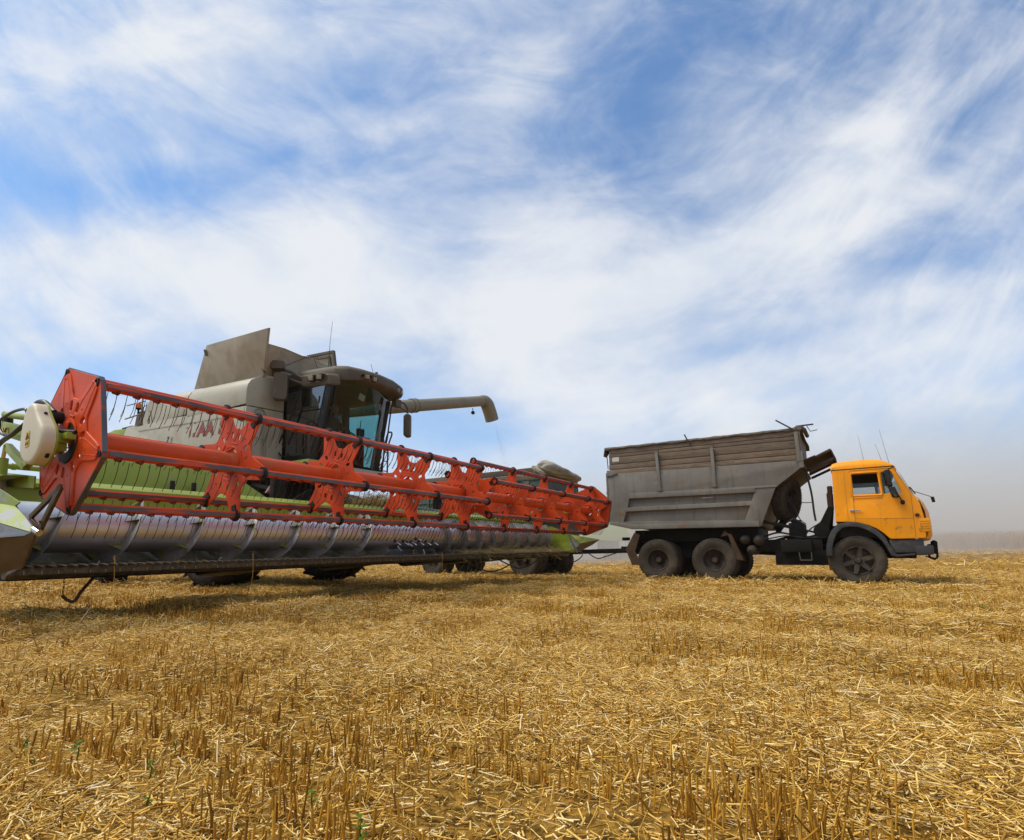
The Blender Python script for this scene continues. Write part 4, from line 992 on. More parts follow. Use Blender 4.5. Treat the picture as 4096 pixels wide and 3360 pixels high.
MB().tube([(-3.08, 5.0, 4.1), (-3.05, 5.0, 4.6), (-3.0, 5.0, 5.0)], [.007, .004, .003], 6).build('antenna', M['black'], harv)
# engine deck
mb = MB().lathe([(.01, 3.56), (.46, 3.56), (.48, 3.58), (.48, 3.62)], (-6.42, 0, 3.25), 1, 48); dr = mb.build('air_screen', M['panel'], harv)
mb = MB().lathe([(.48, 3.62), (.475, 4.9), (.01, 4.9)], (-6.42, 0, 3.25), 1, 40); mb.build('screen_drum', M['steel'], dr)
mb = MB().bar((-6.62, 3.545, 3.42), (-6.40, 3.545, 2.95), .02, .03); mb.bar((-6.62, 3.545, 3.42), (-6.66, 3.545, 2.95), .02, .03); mb.build('screen_bracket', M['panel'], dr)
mb = MB().prism([(-7.38, 3.15), (-7.30, 3.48), (-7.10, 3.52), (-6.92, 3.44), (-6.90, 3.1)], 1, 3.62, 3.95); eng = mb.build('engine_box', M['dusty'], harv, bevel=.01)
mb = MB().tube([(-7.02, 3.58, 3.15), (-7.0, 3.58, 3.75)], .016, 8); mb.tube([(-7.02, 3.58, 3.42), (-7.7, 3.58, 3.40)], .014, 8); mb.tube([(-6.95, 3.6, 3.68), (-7.7, 3.6, 3.70)], .012, 8); mb.tube(smooth_path([(-6.97, 3.58, 3.42), (-6.93, 3.58, 3.56), (-6.8, 3.58, 3.56)], 5), .011, 8)
mb.build('deck_rail', M['pipe'], harv)
mb = MB().lathe([(.018, 3.46), (.018, 3.53), (.05, 3.55), (.056, 3.57)], (-7.2, 3.60, 0), 2, 16); bc = mb.build('beacon', M['black'], harv)
mb = MB().lathe([(.056, 3.57), (.058, 3.62), (.05, 3.66), (.03, 3.685), (.001, 3.69)], (-7.2, 3.60, 0), 2, 20); mb.build('beacon_lens', M['glow_orange'], bc)
mb = MB().bar((-5.2, 3.9, 3.72), (-6.0, 3.9, 3.66), .1, .06); mb.bar((-5.3, 4.1, 3.74), (-6.1, 4.1, 3.68), .05, .05); mb.box((-7.8, 4.0, 3.0), (-5.3, 6.3, 3.45)); mb.box((-7.9, 3.62, 3.16), (-7.45, 3.8, 3.24)); mb.build('engine_deck', M['dark'], harv)
# lettering on the side panel: half worn away
def letters(txt, x, y, z, size, mat, shear=.12, bold=.012, sx=1, rot=0, depth=.002, name='lettering', parent=None, keep=None):
    v, f = text_mesh(txt, size, depth, shear, bold, sx=sx)
    c, s_ = math.cos(rot), math.sin(rot)
    return MB().add([(x + p[0] * c - p[1] * s_, y - p[2], z + p[0] * s_ + p[1] * c) for p in v], f).build(name, mat, parent or sp_, sharp=30)
letters('AA', -4.74, YR - .004, 2.665, .335, M['letter_red'], .14, .014, 1.16, R(-2.6))
letters('S', -4.06, YR - .004, 2.635, .335, M['letter_red'], .14, .018, 1.1, R(-2.6))
mb = MB()      # what is left of the first two letters
for poly in ([(-5.01, 2.68), (-4.965, 2.73), (-4.93, 2.92), (-4.915, 2.92), (-4.955, 2.72), (-4.94, 2.71)], [(-5.005, 2.67), (-5.0, 2.75), (-4.965, 2.82), (-4.94, 2.79), (-4.95, 2.75), (-4.975, 2.72)],
             [(-4.88, 2.665), (-4.87, 2.73), (-4.80, 2.745), (-4.81, 2.665)], [(-4.86, 2.92), (-4.80, 2.925), (-4.805, 2.905)], [(-5.12, 2.86), (-5.06, 2.875), (-5.03, 2.86), (-5.07, 2.862)]):
    mb.prism(poly, 1, YR - .006, YR + .004)
mb.build('lettering', M['letter_red'], sp_)
letters('7', -5.78, YR - .004, 2.665, .15, M['ink'], .3, .006, .8, R(-2))
letters('0', -5.66, YR - .004, 2.655, .15, M['ghost'], .3, .004, 1, R(-2))

# ---- cab
cab = MB().box((-3.45, 4.24, 2.02), (-2.45, 5.80, 2.14)).build('cab', M['dark'], harv, bevel=.01)
mb = MB()
mb.hexa([(-2.58, 4.25, 2.12), (-2.48, 4.28, 2.12), (-2.48, 4.34, 2.12), (-2.58, 4.34, 2.12)], [(-2.20, 4.25, 3.45), (-2.08, 4.28, 3.45), (-2.08, 4.34, 3.45), (-2.20, 4.34, 3.45)])
mb.hexa([(-2.60, 5.66, 2.12), (-2.46, 5.68, 2.12), (-2.46, 5.78, 2.12), (-2.60, 5.78, 2.12)], [(-2.32, 5.66, 3.45), (-2.18, 5.68, 3.45), (-2.18, 5.78, 3.45), (-2.32, 5.78, 3.45)])
mb.box((-3.45, 4.24, 2.12), (-3.34, 4.36, 3.46)); mb.box((-3.45, 5.68, 2.12), (-3.34, 5.80, 3.5))
mb.box((-3.40, 4.245, 2.12), (-2.55, 4.30, 2.22)); mb.box((-3.40, 4.245, 3.40), (-2.2, 4.30, 3.50)); mb.box((-3.45, 4.3, 2.12), (-3.38, 5.7, 2.75)); mb.box((-3.45, 4.3, 3.32), (-3.38, 5.7, 3.55)); mb.box((-3.46, 4.3, 2.70), (-3.37, 4.95, 3.4))
mb.build('cab_frame', M['black'], cab, bevel=.012)
MB().plate([(-3.37, 4.255, 2.18), (-2.57, 4.255, 2.18), (-2.23, 4.255, 3.44), (-3.37, 4.255, 3.44)], .008).build('door_glass', M['glass_dark'], cab)
MB().plate([(-3.36, 5.77, 2.18), (-2.55, 5.77, 2.18), (-2.27, 5.77, 3.46), (-3.36, 5.77, 3.46)], .008).build('side_glass', M['glass'], cab)
MB().plate([(-3.41, 4.9, 2.76), (-3.41, 5.68, 2.76), (-3.41, 5.68, 3.36), (-3.41, 4.9, 3.36)], .008).build('rear_glass', M['glass'], cab)
# curved windscreen
vs, fs = [], []; N = 14; K = 8
for k in range(K + 1):
    t = k / K; z = 2.10 + 1.42 * t
    for i in range(N + 1):
        s_ = i / N; y = 4.30 + 1.46 * s_; x = (-2.46 + .42 * t) * (1 - s_) + (-2.47 + .27 * t) * s_ + .20 * (1 - (2 * s_ - 1) ** 2) - .02
        vs.append((x, y, z))
for k in range(K):
    for i in range(N): fs.append((k * (N + 1) + i, k * (N + 1) + i + 1, (k + 1) * (N + 1) + i + 1, (k + 1) * (N + 1) + i))
ws = MB().add(vs, fs).build('windscreen', M['glass'], cab, sharp=80)
mb = MB().tube([(-2.40, 4.335, 2.12), (-2.02, 4.335, 3.48)], .012, 6); mb.tube(smooth_path([(-2.2, 4.9, 2.2), (-2.14, 4.93, 2.55), (-2.1, 4.95, 2.9)], 5), .008, 6); mb.build('wiper', M['black'], ws)
# the plate behind the windscreen
pl_ = MB().plate([(-2.16, 4.965, 3.425), (-2.19, 5.125, 3.405), (-2.22, 5.11, 3.295), (-2.19, 4.95, 3.315)], .004).build('number_card', M['white'], ws)
v, f = text_mesh('AI-00030', .033, .0006, 0, .0006)
ex = (Vector((-2.19, 5.125, 3.405)) - Vector((-2.16, 4.965, 3.425))).normalized(); ez = (Vector((-2.16, 4.965, 3.425)) - Vector((-2.19, 4.95, 3.315))).normalized(); en = ex.cross(ez)
if en.x < 0: en = -en
o_ = Vector((-2.187, 4.962, 3.348)) + en * .004
MB().add([tuple(o_ + ex * p[0] * .92 + ez * p[1] + en * p[2]) for p in v], f).build('card_print', M['ink'], pl_)
# front skirt below the cab
mb = MB().box((-2.62, 4.75, 1.93), (-2.36, 5.85, 2.075)); mb.build('cab_skirt', M['panel'], cab, bevel=.02)
mb = MB().box((-3.40, 4.10, 2.03), (-2.42, 4.72, 2.115)); mb.box((-2.6, 4.2, 1.88), (-2.45, 4.75, 2.03)); mb.build('cab_step', M['green'], cab, bevel=.012)
# roof
def roof_ring(z, g, fx=0):
    out = []
    for (x, y) in [(-3.50, 4.30), (-3.3, 4.20), (-2.75, 4.20), (-2.10, 4.32), (-1.90, 4.46), (-1.80, 4.75), (-1.76, 5.1), (-1.80, 5.5), (-1.93, 5.86), (-2.06, 5.96), (-2.4, 5.92), (-3.3, 5.88), (-3.5, 5.78)]:
        cx, cy = -2.75, 5.05; out.append((cx + (x - cx) * g + fx, cy + (y - cy) * g, z(x, y) if callable(z) else z))
    return out
under = lambda x, y: 3.50 + .04 * (x > -2.3) - .06 * (x > -2.6) * (y < 4.5)
mid = lambda x, y: 3.60 + .05 * (x > -2.2)
rings = [roof_ring(3.50, .90), roof_ring(under, .985), roof_ring(lambda x, y: 3.57 + .02 * (x > -2.2), 1.0), roof_ring(lambda x, y: 3.67 + .02 * (x > -2.4), .99), roof_ring(lambda x, y: 3.74, .95), roof_ring(3.80, .80), roof_ring(3.835, .5)]
n = len(rings[0]); vs = [p for r_ in rings for p in r_]
fs = [(i * n + k, i * n + (k + 1) % n, (i + 1) * n + (k + 1) % n, (i + 1) * n + k) for i in range(len(rings) - 1) for k in range(n)] + [tuple(range(n)), tuple((len(rings) - 1) * n + k for k in range(n))]
roof = MB().add(vs, fs).build('cab_roof', M['dusty'], harv, bevel=.02, sharp=70)
mb = MB().hexa([(-2.82, 4.185, 3.44), (-2.10, 4.235, 3.37), (-1.96, 4.37, 3.37), (-2.7, 4.4, 3.44)], [(-2.80, 4.185, 3.66), (-2.14, 4.215, 3.58), (-2.0, 4.36, 3.58), (-2.7, 4.42, 3.68)]); pod = mb.build('lamp_pod', M['dusty'], roof, bevel=.05, seg=4)
def lamp(c, nrm, wd, ht, parent, up=(0, 0, 1)):
    nrm = Vector(nrm).normalized(); x = nrm.cross(Vector(up)).normalized(); z = x.cross(nrm); c = Vector(c)
    b = [c - x * wd / 2 - z * ht / 2 - nrm * .05, c + x * wd / 2 - z * ht / 2 - nrm * .05, c + x * wd / 2 + z * ht / 2 - nrm * .05, c - x * wd / 2 + z * ht / 2 - nrm * .05]
    q = MB().hexa(b, [p + nrm * .07 for p in b]).build('work_lamp', M['dusty'], parent, bevel=.012)
    b2 = [c + (p - c) * .78 + nrm * .068 for p in b]; MB().hexa(b2, [p + nrm * .008 for p in b2]).build('lamp_glass', M['lamp'], q, bevel=.004)
def recess(c, nrm, wd, ht, parent):
    nrm = Vector(nrm).normalized(); x = nrm.cross(Vector((0, 0, 1))).normalized(); z = x.cross(nrm); c = Vector(c)
    pts = [c + x * wd / 2 * math.cos(t) * (1 + .12 * abs(math.sin(2 * t))) + z * ht / 2 * math.sin(t) * (1 + .2 * abs(math.sin(2 * t))) for t in np.linspace(0, 2 * math.pi, 24, endpoint=False)]
    MB().plate(pts, .012).build('lamp_recess', M['dark'], parent); MB().tube(pts + pts[:1], .012, 6, cap=False).build('recess_rim', M['dusty'], parent)
recess((-2.40, 4.200, 3.53), (.05, -1, -.12), .44, .13, pod)
lamp((-2.50, 4.17, 3.535), (.35, -1, -.1), .105, .10, pod); lamp((-2.30, 4.17, 3.525), (.7, -1, -.1), .105, .10, pod)
recess((-1.80, 4.84, 3.60), (1, -.16, -.25), .36, .12, roof); lamp((-1.785, 4.76, 3.60), (1, -.3, -.2), .10, .09, roof); lamp((-1.765, 4.92, 3.595), (1, -.1, -.2), .10, .09, roof)
recess((-1.90, 5.70, 3.60), (1, .45, -.25), .30, .12, roof); lamp((-1.885, 5.63, 3.60), (1, .2, -.2), .09, .09, roof); lamp((-1.935, 5.78, 3.60), (1, .5, -.2), .09, .09, roof)
mb = MB().lathe([(.13, 3.76), (.10, 3.83), (.05, 3.86), (.035, 3.87), (.026, 4.01), (.001, 4.015)], (-2.35, 5.55, 0), 2, 18); mb.tube([(-2.3, 5.45, 3.87), (-2.28, 5.33, 4.10)], .004, 5); mb.build('roof_aerial', M['dusty'], roof)
MB().lathe([(.001, 0), (.016, 0), (.016, .01)], (-1.98, 4.78, 3.775), 2, 10).build('roof_plug', M['black'], roof)
# mirrors
def mirror(c, nrm, wd, ht, th, parent):
    nrm = Vector(nrm).normalized(); x = nrm.cross(Vector((0, 0, 1))).normalized(); z = Vector((0, 0, 1)); c = Vector(c); rings_ = []
    base = [(sx * wd / 2 * .80, sz * ht / 2) for sx, sz in ((-1, -1), (1, -1))]
    o2 = [(-.36, -.5), (.36, -.5), (.48, -.42), (.5, -.2), (.5, .3), (.47, .44), (.36, .5), (-.36, .5), (-.47, .44), (-.5, .3), (-.5, -.2), (-.48, -.42)]
    m = MB(); m.add([tuple(c + x * a * wd * g + z * b * ht * g + nrm * d) for g, d in ((.86, -th / 2), (1, -th * .2), (1, th * .2), (.92, th / 2)) for a, b in o2], [(i * 12 + k, i * 12 + (k + 1) % 12, (i + 1) * 12 + (k + 1) % 12, (i + 1) * 12 + k) for i in range(3) for k in range(12)] + [tuple(range(12)), tuple(36 + k for k in range(12))])
    return m.build('mirror_housing', M['dusty'], parent, sharp=50)
arm_r = MB(); arm_r.tube(smooth_path([(-2.78, 4.2, 3.60), (-2.98, 4.12, 3.72), (-3.12, 4.05, 3.765), (-3.22, 4.0, 3.76)], 6), .028, 8); arm_r.tube(smooth_path([(-2.78, 4.2, 3.50), (-2.95, 4.1, 3.58), (-3.15, 4.02, 3.70), (-3.22, 4.0, 3.74)], 6), .020, 8); arm_r.box((-3.28, 3.95, 3.66), (-3.20, 4.04, 3.76))
ar = arm_r.build('mirror_arm', M['dusty'], harv)
mirror((-3.06, 3.98, 3.43), (.72, -.69, 0), .24, .50, .15, ar); mirror((-3.14, 3.96, 3.83), (.72, -.69, 0), .24, .15, .13, ar)
al = MB(); al.tube(smooth_path([(-2.02, 5.80, 3.42), (-2.02, 5.97, 3.44), (-2.04, 6.10, 3.36), (-2.05, 6.13, 3.27)], 6), .018, 8); al.tube(smooth_path([(-2.05, 5.78, 3.34), (-2.04, 5.95, 3.33), (-2.05, 6.11, 3.28)], 6), .014, 8); al.box((-2.10, 5.72, 3.33), (-1.98, 5.86, 3.47))
al_ = al.build('mirror_arm', M['dusty'], harv); mirror((-2.06, 6.13, 3.02), (.86, .5, 0), .17, .46, .13, al_)
# door rail, ladder and platform rails
mb = MB().tube(smooth_path([(-2.78, 4.18, 3.46), (-3.00, 4.17, 2.95), (-3.28, 4.16, 2.52), (-3.33, 4.16, 2.38), (-3.25, 4.16, 2.27), (-3.1, 4.16, 2.22), (-2.6, 4.16, 2.205)], 6), .016, 10)
mb.tube(smooth_path([(-3.02, 4.17, 2.98), (-2.98, 4.17, 3.03), (-2.88, 4.17, 3.04), (-2.35, 4.17, 3.02)], 6), .012, 8); mb.tube([(-2.38, 4.19, 3.02), (-2.52, 4.2, 2.4)], .006, 6); mb.tube([(-2.33, 4.2, 3.08), (-2.31, 4.2, 3.20)], .014, 8); mb.tube(smooth_path([(-2.84, 4.18, 2.25), (-2.86, 4.18, 2.66), (-2.77, 4.18, 2.76), (-2.66, 4.18, 2.72), (-2.62, 4.18, 2.5)], 5), .014, 8)
mb.build('door_rail', M['black'], cab)
mb = MB(); yl = 5.98
mb.tube(smooth_path([(-2.44, yl, 2.0), (-2.42, yl, 2.60), (-2.33, yl, 2.85), (-2.38, yl, 2.905), (-2.45, yl, 2.86), (-2.52, yl, 2.60), (-2.58, yl, 2.1)], 6), .016, 9)
for z in (2.12, 2.32, 2.5): mb.tube([(-2.44, yl, z), (-2.56, yl + .02, z + .02)], .011, 7)
mb.tube([(-2.33, yl - .02, 3.45), (-2.45, yl, 2.80), (-2.62, yl, 2.12)], .015, 8); mb.tube(smooth_path([(-2.6, 5.9, 2.88), (-2.5, 5.92, 2.80), (-2.5, 5.95, 2.5), (-2.6, 5.95, 2.2), (-2.8, 5.9, 2.12)], 5), .012, 8); mb.tube([(-2.56, 5.9, 2.72), (-2.5, 5.9, 2.66)], .02, 8)
mb.build('ladder_rail', M['dusty'], harv)
# inside the cab
mb = MB().box((-3.22, 4.82, 2.14), (-2.84, 5.22, 2.52)); mb.box((-3.34, 4.78, 2.48), (-3.22, 5.26, 3.12)); mb.box((-3.2, 4.66, 2.66), (-2.75, 4.74, 2.72)); mb.build('driver_seat', M['black'], cab, bevel=.03)
mb = MB().bar((-2.42, 5.10, 2.14), (-2.60, 5.10, 2.66), .10, .10)
mb.tube([(-2.62 + .05 * math.cos(t), 5.10 + .19 * math.sin(t), 2.68 + .17 * math.cos(t) * .5) for t in np.linspace(0, 2 * math.pi, 26)], .016, 8, cap=False); mb.bar((-2.62, 4.93, 2.68), (-2.62, 5.27, 2.68), .03, .03); mb.build('steering_wheel', M['black'], cab)
mb = MB().bar((-2.3, 4.80, 2.60), (-2.3, 5.36, 2.62), .05, .07); mb.box((-2.34, 5.06, 2.66), (-2.27, 5.20, 2.80)); mb.box((-2.33, 4.72, 2.60), (-2.25, 4.84, 2.72)); mb.bar((-2.3, 5.36, 2.62), (-2.4, 5.7, 2.6), .016, .016); mb.box((-2.6, 4.36, 2.14), (-2.44, 4.72, 2.5)); mb.bar((-2.3, 5.14, 2.66), (-2.32, 5.12, 2.2), .012, .012)
mb.build('control_panel', M['black'], cab, bevel=.01)
mb = MB().box((-3.3, 5.42, 2.14), (-2.75, 5.66, 2.66)); mb.box((-2.28, 5.50, 3.22), (-2.24, 5.55, 3.42)); mb.build('side_console', M['dark'], cab, bevel=.02)
# feeder house and warning board
mb = MB().hexa([(-2.10, 4.35, .55), (-2.10, 5.95, .55), (-2.10, 5.95, 1.30), (-2.10, 4.35, 1.30)], [(-4.4, 4.5, 1.10), (-4.4, 5.8, 1.10), (-4.4, 5.8, 2.05), (-4.4, 4.5, 2.05)]); mb.build('feeder_house', M['dark'], harv, bevel=.01)
mb = MB().plate([(-2.46, 3.48, 1.665), (-2.46, 3.70, 1.665), (-2.46, 3.60, 1.475), (-2.46, 3.36, 1.475)], .012); wb = mb.build('warning_board', M['stripes'], harv)
mb = MB().bar((-2.48, 3.5, 1.55), (-3.3, 3.7, 1.7), .05, .05); mb.bar((-2.6, 3.9, 1.35), (-2.6, 4.3, 1.6), .06, .06); mb.build('board_bracket', M['dark'], harv)
# unloading pipe
PX = -4.60
p0, p1, p2, p3 = Vector((PX, 6.55, 3.78)), Vector((PX, 9.10, 4.485)), Vector((PX, 12.58, 5.44)), Vector((PX, 13.42, 5.02))
ax = (p2 - p1).normalized()
mb = MB().tube([Vector((-4.75, 6.45, 3.1)), Vector((-4.66, 6.5, 3.55)), p0, p0 + ax * .3, p1, p2], .172, 28, cap=False)
pipe = mb.build('unloading_pipe', M['pipe'], harv, sharp=40)
mb = MB(); 
for c in (p1, p1 + ax * .16): mb.tube([c - ax * .02, c + ax * .02], .200, 28)
mb.tube([p1, p1 + ax * .16], .184, 28); mb.tube([p2 - ax * .03, p2 + ax * .02], .186, 28); mb.build('pipe_collar', M['pipe'], pipe, sharp=40)
sp = smooth_path([p2, p2 + Vector((0, .14, .03)), p2 + Vector((0, .30, -.06)), p2 + Vector((0, .46, -.28)), p2 + Vector((0, .60, -.54))], 4)
mb = MB().tube(sp, [.172 + .055 * min(1, i / 8) for i in range(len(sp))], 26, cap=False); mb.tube(sp[::-1], [.165 + .055 * min(1, (len(sp) - 1 - i) / 8) for i in range(len(sp))], 26, cap=False); mb.build('pipe_spout', M['pipe'], pipe, sharp=60)
c = p1 + (p2 - p1) * .84 + Vector((0, 0, -.21)); mb = MB().tube([c, c + Vector((0, .02, -.10))], .012, 8); mb.ball(c + Vector((0, .02, -.15)), .06, 7, (1, 1.2, 1)); mb.build('pipe_lamp', M['dark'], pipe)

# ---- driver behind the windscreen
def skin_person(name, joints, bones, mat, F, org, sub=2):
    me = bpy.data.meshes.new(name); me.from_pydata([Vector(j[0]) - Vector(org) for j in joints], bones, []); o = link(name, me)
    o.modifiers.new('skin', 'SKIN').use_smooth_shade = True
    for sv, j in zip(me.skin_vertices[0].data, joints): sv.radius = (j[1], j[2] if len(j) > 2 else j[1])
    me.skin_vertices[0].data[0].use_root = True
    s_ = o.modifiers.new('sub', 'SUBSURF'); s_.levels = sub; s_.render_levels = sub
    dg = bpy.context.evaluated_depsgraph_get(); dg.update(); m2 = bpy.data.meshes.new_from_object(o.evaluated_get(dg)); m2.name = name
    o.modifiers.clear(); old = o.data; o.data = m2; bpy.data.meshes.remove(old); m2.materials.clear(); m2.materials.append(mat)
    for p in m2.polygons: p.use_smooth = True
    return o
DO = (-3.02, 5.02, 2.52)
J = [((-3.02, 5.02, 2.60), .15, .17), ((-3.04, 5.02, 2.80), .14, .16), ((-3.02, 5.02, 3.00), .13, .17), ((-3.00, 5.02, 3.10), .07), ((-2.96, 5.02, 3.17), .06), ((-2.945, 5.03, 3.27), .085, .075), ((-2.94, 5.03, 3.345), .075, .07),
     ((-3.0, 4.83, 3.02), .065), ((-2.86, 4.78, 2.80), .05), ((-2.66, 4.94, 2.72), .038), ((-3.0, 5.21, 3.02), .065), ((-2.86, 5.27, 2.80), .05), ((-2.66, 5.24, 2.72), .038),
     ((-2.88, 4.92, 2.58), .09), ((-2.60, 4.90, 2.60), .075), ((-2.58, 4.90, 2.24), .05), ((-2.48, 4.90, 2.18), .045), ((-2.88, 5.12, 2.58), .09), ((-2.62, 5.16, 2.60), .075), ((-2.60, 5.16, 2.24), .05), ((-2.50, 5.16, 2.18), .045)]
B_ = [(0, 1), (1, 2), (2, 3), (3, 4), (4, 5), (5, 6), (2, 7), (7, 8), (8, 9), (2, 10), (10, 11), (11, 12), (0, 13), (13, 14), (14, 15), (15, 16), (0, 17), (17, 18), (18, 19), (19, 20)]
drv = skin_person('person', J, B_, M['cloth'], F_H, DO); drv.location = F_H @ Vector(DO); drv.rotation_euler = (TILT, 0, -TH_H)
tag(drv, 'driver in dark clothes seated behind the steering wheel of the harvester cab', 'person')
ORG = DO
mb = MB().ball((-2.925, 5.03, 3.275), .098, 10, (1.0, .80, 1.18)); mb.ball((-2.835, 5.03, 3.265), .020, 6, (1.3, .8, 1)); mb.ball((-2.85, 5.03, 3.20), .035, 6, (.9, 1.1, .6)); mb.ball((-2.95, 4.95, 3.27), .025, 5, (.6, .4, 1.1)); mb.ball((-2.95, 5.11, 3.27), .025, 5, (.6, .4, 1.1)); mb.ball((-2.843, 5.03, 3.222), .018, 5, (.8, 1.3, .4))
hd = mb.build('head', M['skin'], drv, sharp=80)
mb = MB()
for y in (4.995, 5.065): mb.ball((-2.838, y, 3.295), .010, 5)
mb.build('eye', M['black'], hd)
mb = MB().ball((-2.945, 5.03, 3.315), .105, 9, (1, .84, .80)); mb.plate([(-2.86, 4.96, 3.335), (-2.86, 5.10, 3.335), (-2.775, 5.07, 3.318), (-2.775, 4.99, 3.318)], .012); mb.build('cap', M['cloth'], drv, sharp=80)
for ys, sg in ((4.95, 1), (5.235, -1)):
    mb = MB().ball((-2.635, ys, 2.715), .034, 6, (1.2, .9, .8))
    for k in range(4): mb.tube([(-2.63 + .014 * k, ys + sg * .004, 2.73), (-2.615 + .014 * k, ys - sg * .02, 2.75), (-2.60 + .013 * k, ys + sg * .006, 2.70 - .003 * k)], [.010, .009, .007], 6)
    mb.tube([(-2.65, ys, 2.73), (-2.63, ys + sg * .035, 2.735), (-2.60, ys + sg * .04, 2.72)], [.012, .010, .008], 6)
    mb.build('hand', M['skin'], drv, sharp=80)
# ------------------------------------------------------------------ tipper truck
TO = (-2.0, 1.2, 0)
ORG = TO
truck = root('dump_truck', F_T, TO, TH_T)
tag(truck, 'orange cab tipper truck with grey steel body raised by wooden boards', 'truck')
def lp(mb, v, f, y): return mb.add([(p[0], y + p[2], p[1]) for p in v], f)       # 2D (x,z) sheet at depth y

WF = wheel(truck, .03, .02, .29, .50, .51, .30, -1, 'road', M['tyre_dusty'], M['rim'], 44, dish=.06, hubr=.07, spokes=6)
c_ = copy_tree(WF, truck); c_.location = Vector((.03, 2.25, .50)) - Vector(TO); c_.rotation_euler = (0, 0, math.pi)
WR = wheel(truck, -2.86, .01, .28, .51, .51, .275, -1, 'road', M['tyre_dusty'], M['rim'], 44, dish=.13, hubr=.085)
for x, y, rz in ((-4.22, .145, 0), (-2.86, .49, math.pi), (-4.22, .49, math.pi), (-2.86, 1.93, 0), (-4.22, 1.93, 0), (-2.86, 2.27, math.pi), (-4.22, 2.27, math.pi)):
    c_ = copy_tree(WR, truck); c_.location = Vector((x, y, .51)) - Vector(TO); c_.rotation_euler = (0, R(random.uniform(0, 60)), rz)
SPW = wheel(truck, -1.28, .60, .88, 1.93, .51, .275, -1, 'road', M['tyre_dusty'], M['rim'], 44, dish=.13, hubr=.085, name='spare_wheel')
SPW.rotation_euler = (R(8), R(0), R(72)); SPW.rotation_mode = 'XYZ'
mb = MB().bar((-1.78, .12, 1.40), (-1.20, .20, 1.25), .10, .07); mb.bar((-1.5, .5, 1.2), (-1.35, .9, 1.5), .12, .12); mb.box((-1.25, .35, .95), (-.95, 1.2, 1.35)); mb.box((-1.2, .4, 1.3), (-1.0, .6, 1.42)); mb.build('spare_carrier', M['dirty_black'], truck, bevel=.01)

# chassis
mb = MB()
for y in (.72, 1.60): mb.box((-5.05, y, .70), (1.0, y + .08, .98))
mb.box((-5.05, .7, .72), (-4.9, 1.7, 1.0)); mb.box((-4.9, .34, .98), (-1.9, 2.06, 1.28)); mb.box((-1.56, .30, .40), (-.50, .72, .72)); mb.box((-1.9, .3, .72), (-.6, .75, .98)); mb.box((-.55, .45, .55), (1.05, 1.95, .90))
for x in (-2.86, -4.22): mb.lathe([(.02, .3), (.09, .32), (.12, .9), (.24, 1.05), (.24, 1.35), (.12, 1.5), (.09, 2.08), (.02, 2.1)], (x, 0, .5), 1, 16)
mb.lathe([(.02, .3), (.07, .3), (.07, 2.1), (.02, 2.1)], (.03, 0, .48), 1, 12)
for x in (-3.54,): mb.hexa([(x - .75, .55, .56), (x + .75, .55, .56), (x + .75, .68, .56), (x - .75, .68, .56)], [(x - .25, .55, .76), (x + .25, .55, .76), (x + .25, .68, .76), (x - .25, .68, .76)])
mb.tube([(-2.2, 1.2, .72), (-.4, 1.2, .62)], .07, 12); mb.box((-.6, .8, .62), (.9, 1.6, 1.28)); mb.tube(smooth_path([(-1.6, .5, .95), (-1.2, .45, 1.05), (-.9, .5, 1.02), (-.6, .55, 1.1)], 5), .03, 8); mb.tube([(-1.0, .3, 1.0), (-.45, .3, 1.0)], .018, 8); mb.tube([(-1.3, .4, .80), (-.3, .42, .84)], .03, 8); mb.box((-1.35, .8, .95), (-.5, 1.6, 1.06)); mb.box((-1.15, .4, 1.05), (-.98, .6, 1.3))
mb.build('chassis', M['dirty_black'], truck, bevel=.008)
for x, z, r in ((-2.17, .985, .115), (-1.87, .965, .125), (-2.03, .745, .115)):
    MB().lathe([(.001, -.07), (r * .5, -.055), (r * .85, -.01), (r, .06), (r, .55), (r * .8, .6), (.01, .62)], (x, .12, z), 1, 24).build('air_tank', M['rim'], truck)
mb = MB().box((-1.41, .10, .69), (-.80, .45, .96)); mb.build('battery_box', M['dirty_black'], truck, bevel=.015)
mb = MB().tube([(-1.06, .12, .69), (-1.04, .12, .51), (-.82, .12, .51), (-.82, .12, .69)], .008, 7); mb.build('step', M['box'], truck)
mb = MB().plate([(-4.80, .02, 1.20), (-5.04, .02, .78), (-4.88, .02, .38), (-4.62, .02, .38), (-4.80, .02, .72), (-4.66, .02, 1.15)], .012); mb.plate([(-4.81, .026, 1.20), (-5.05, .026, .78), (-5.05, .55, .78), (-4.81, .55, 1.20)], .012); mb.plate([(-5.05, .026, .78), (-4.89, .026, .38), (-4.89, .55, .38), (-5.05, .55, .78)], .012)
mb.build('mudguard', M['rust'], truck)
MB().plate([(-2.58, .05, 1.22), (-2.68, .05, 1.06), (-2.50, .05, 1.10)], .012).build('mudguard', M['rust'], truck)
mb = MB().plate([(-2.52, .04, 1.13), (-2.44, .04, 1.12), (-2.24, .04, .62), (-2.20, .04, .50), (-2.36, .04, .52)], .014); mb.plate([(-2.50, .047, 1.13), (-2.22, .047, .50), (-2.22, .5, .50), (-2.50, .5, 1.13)], .012); mb.build('mudguard', M['rust'], truck)
MB().plate([(-.52, .06, .64), (-.44, .06, .64), (-.40, .06, .30), (-.50, .06, .30)], .012).build('mudguard', M['rust'], truck)
for q_ in (((-5.20, .16, 1.02), (-5.03, .30, 1.10)), ((-5.22, .12, .80), (-5.03, .26, .86))): MB().box(*q_).build('tail_lamp', M['dirty_black'], truck, bevel=.008)
# rear tow hitch
MB().box((-5.25, 1.05, .66), (-5.0, 1.35, .88)).build('tow_hitch', M['dirty_black'], truck, bevel=.01)

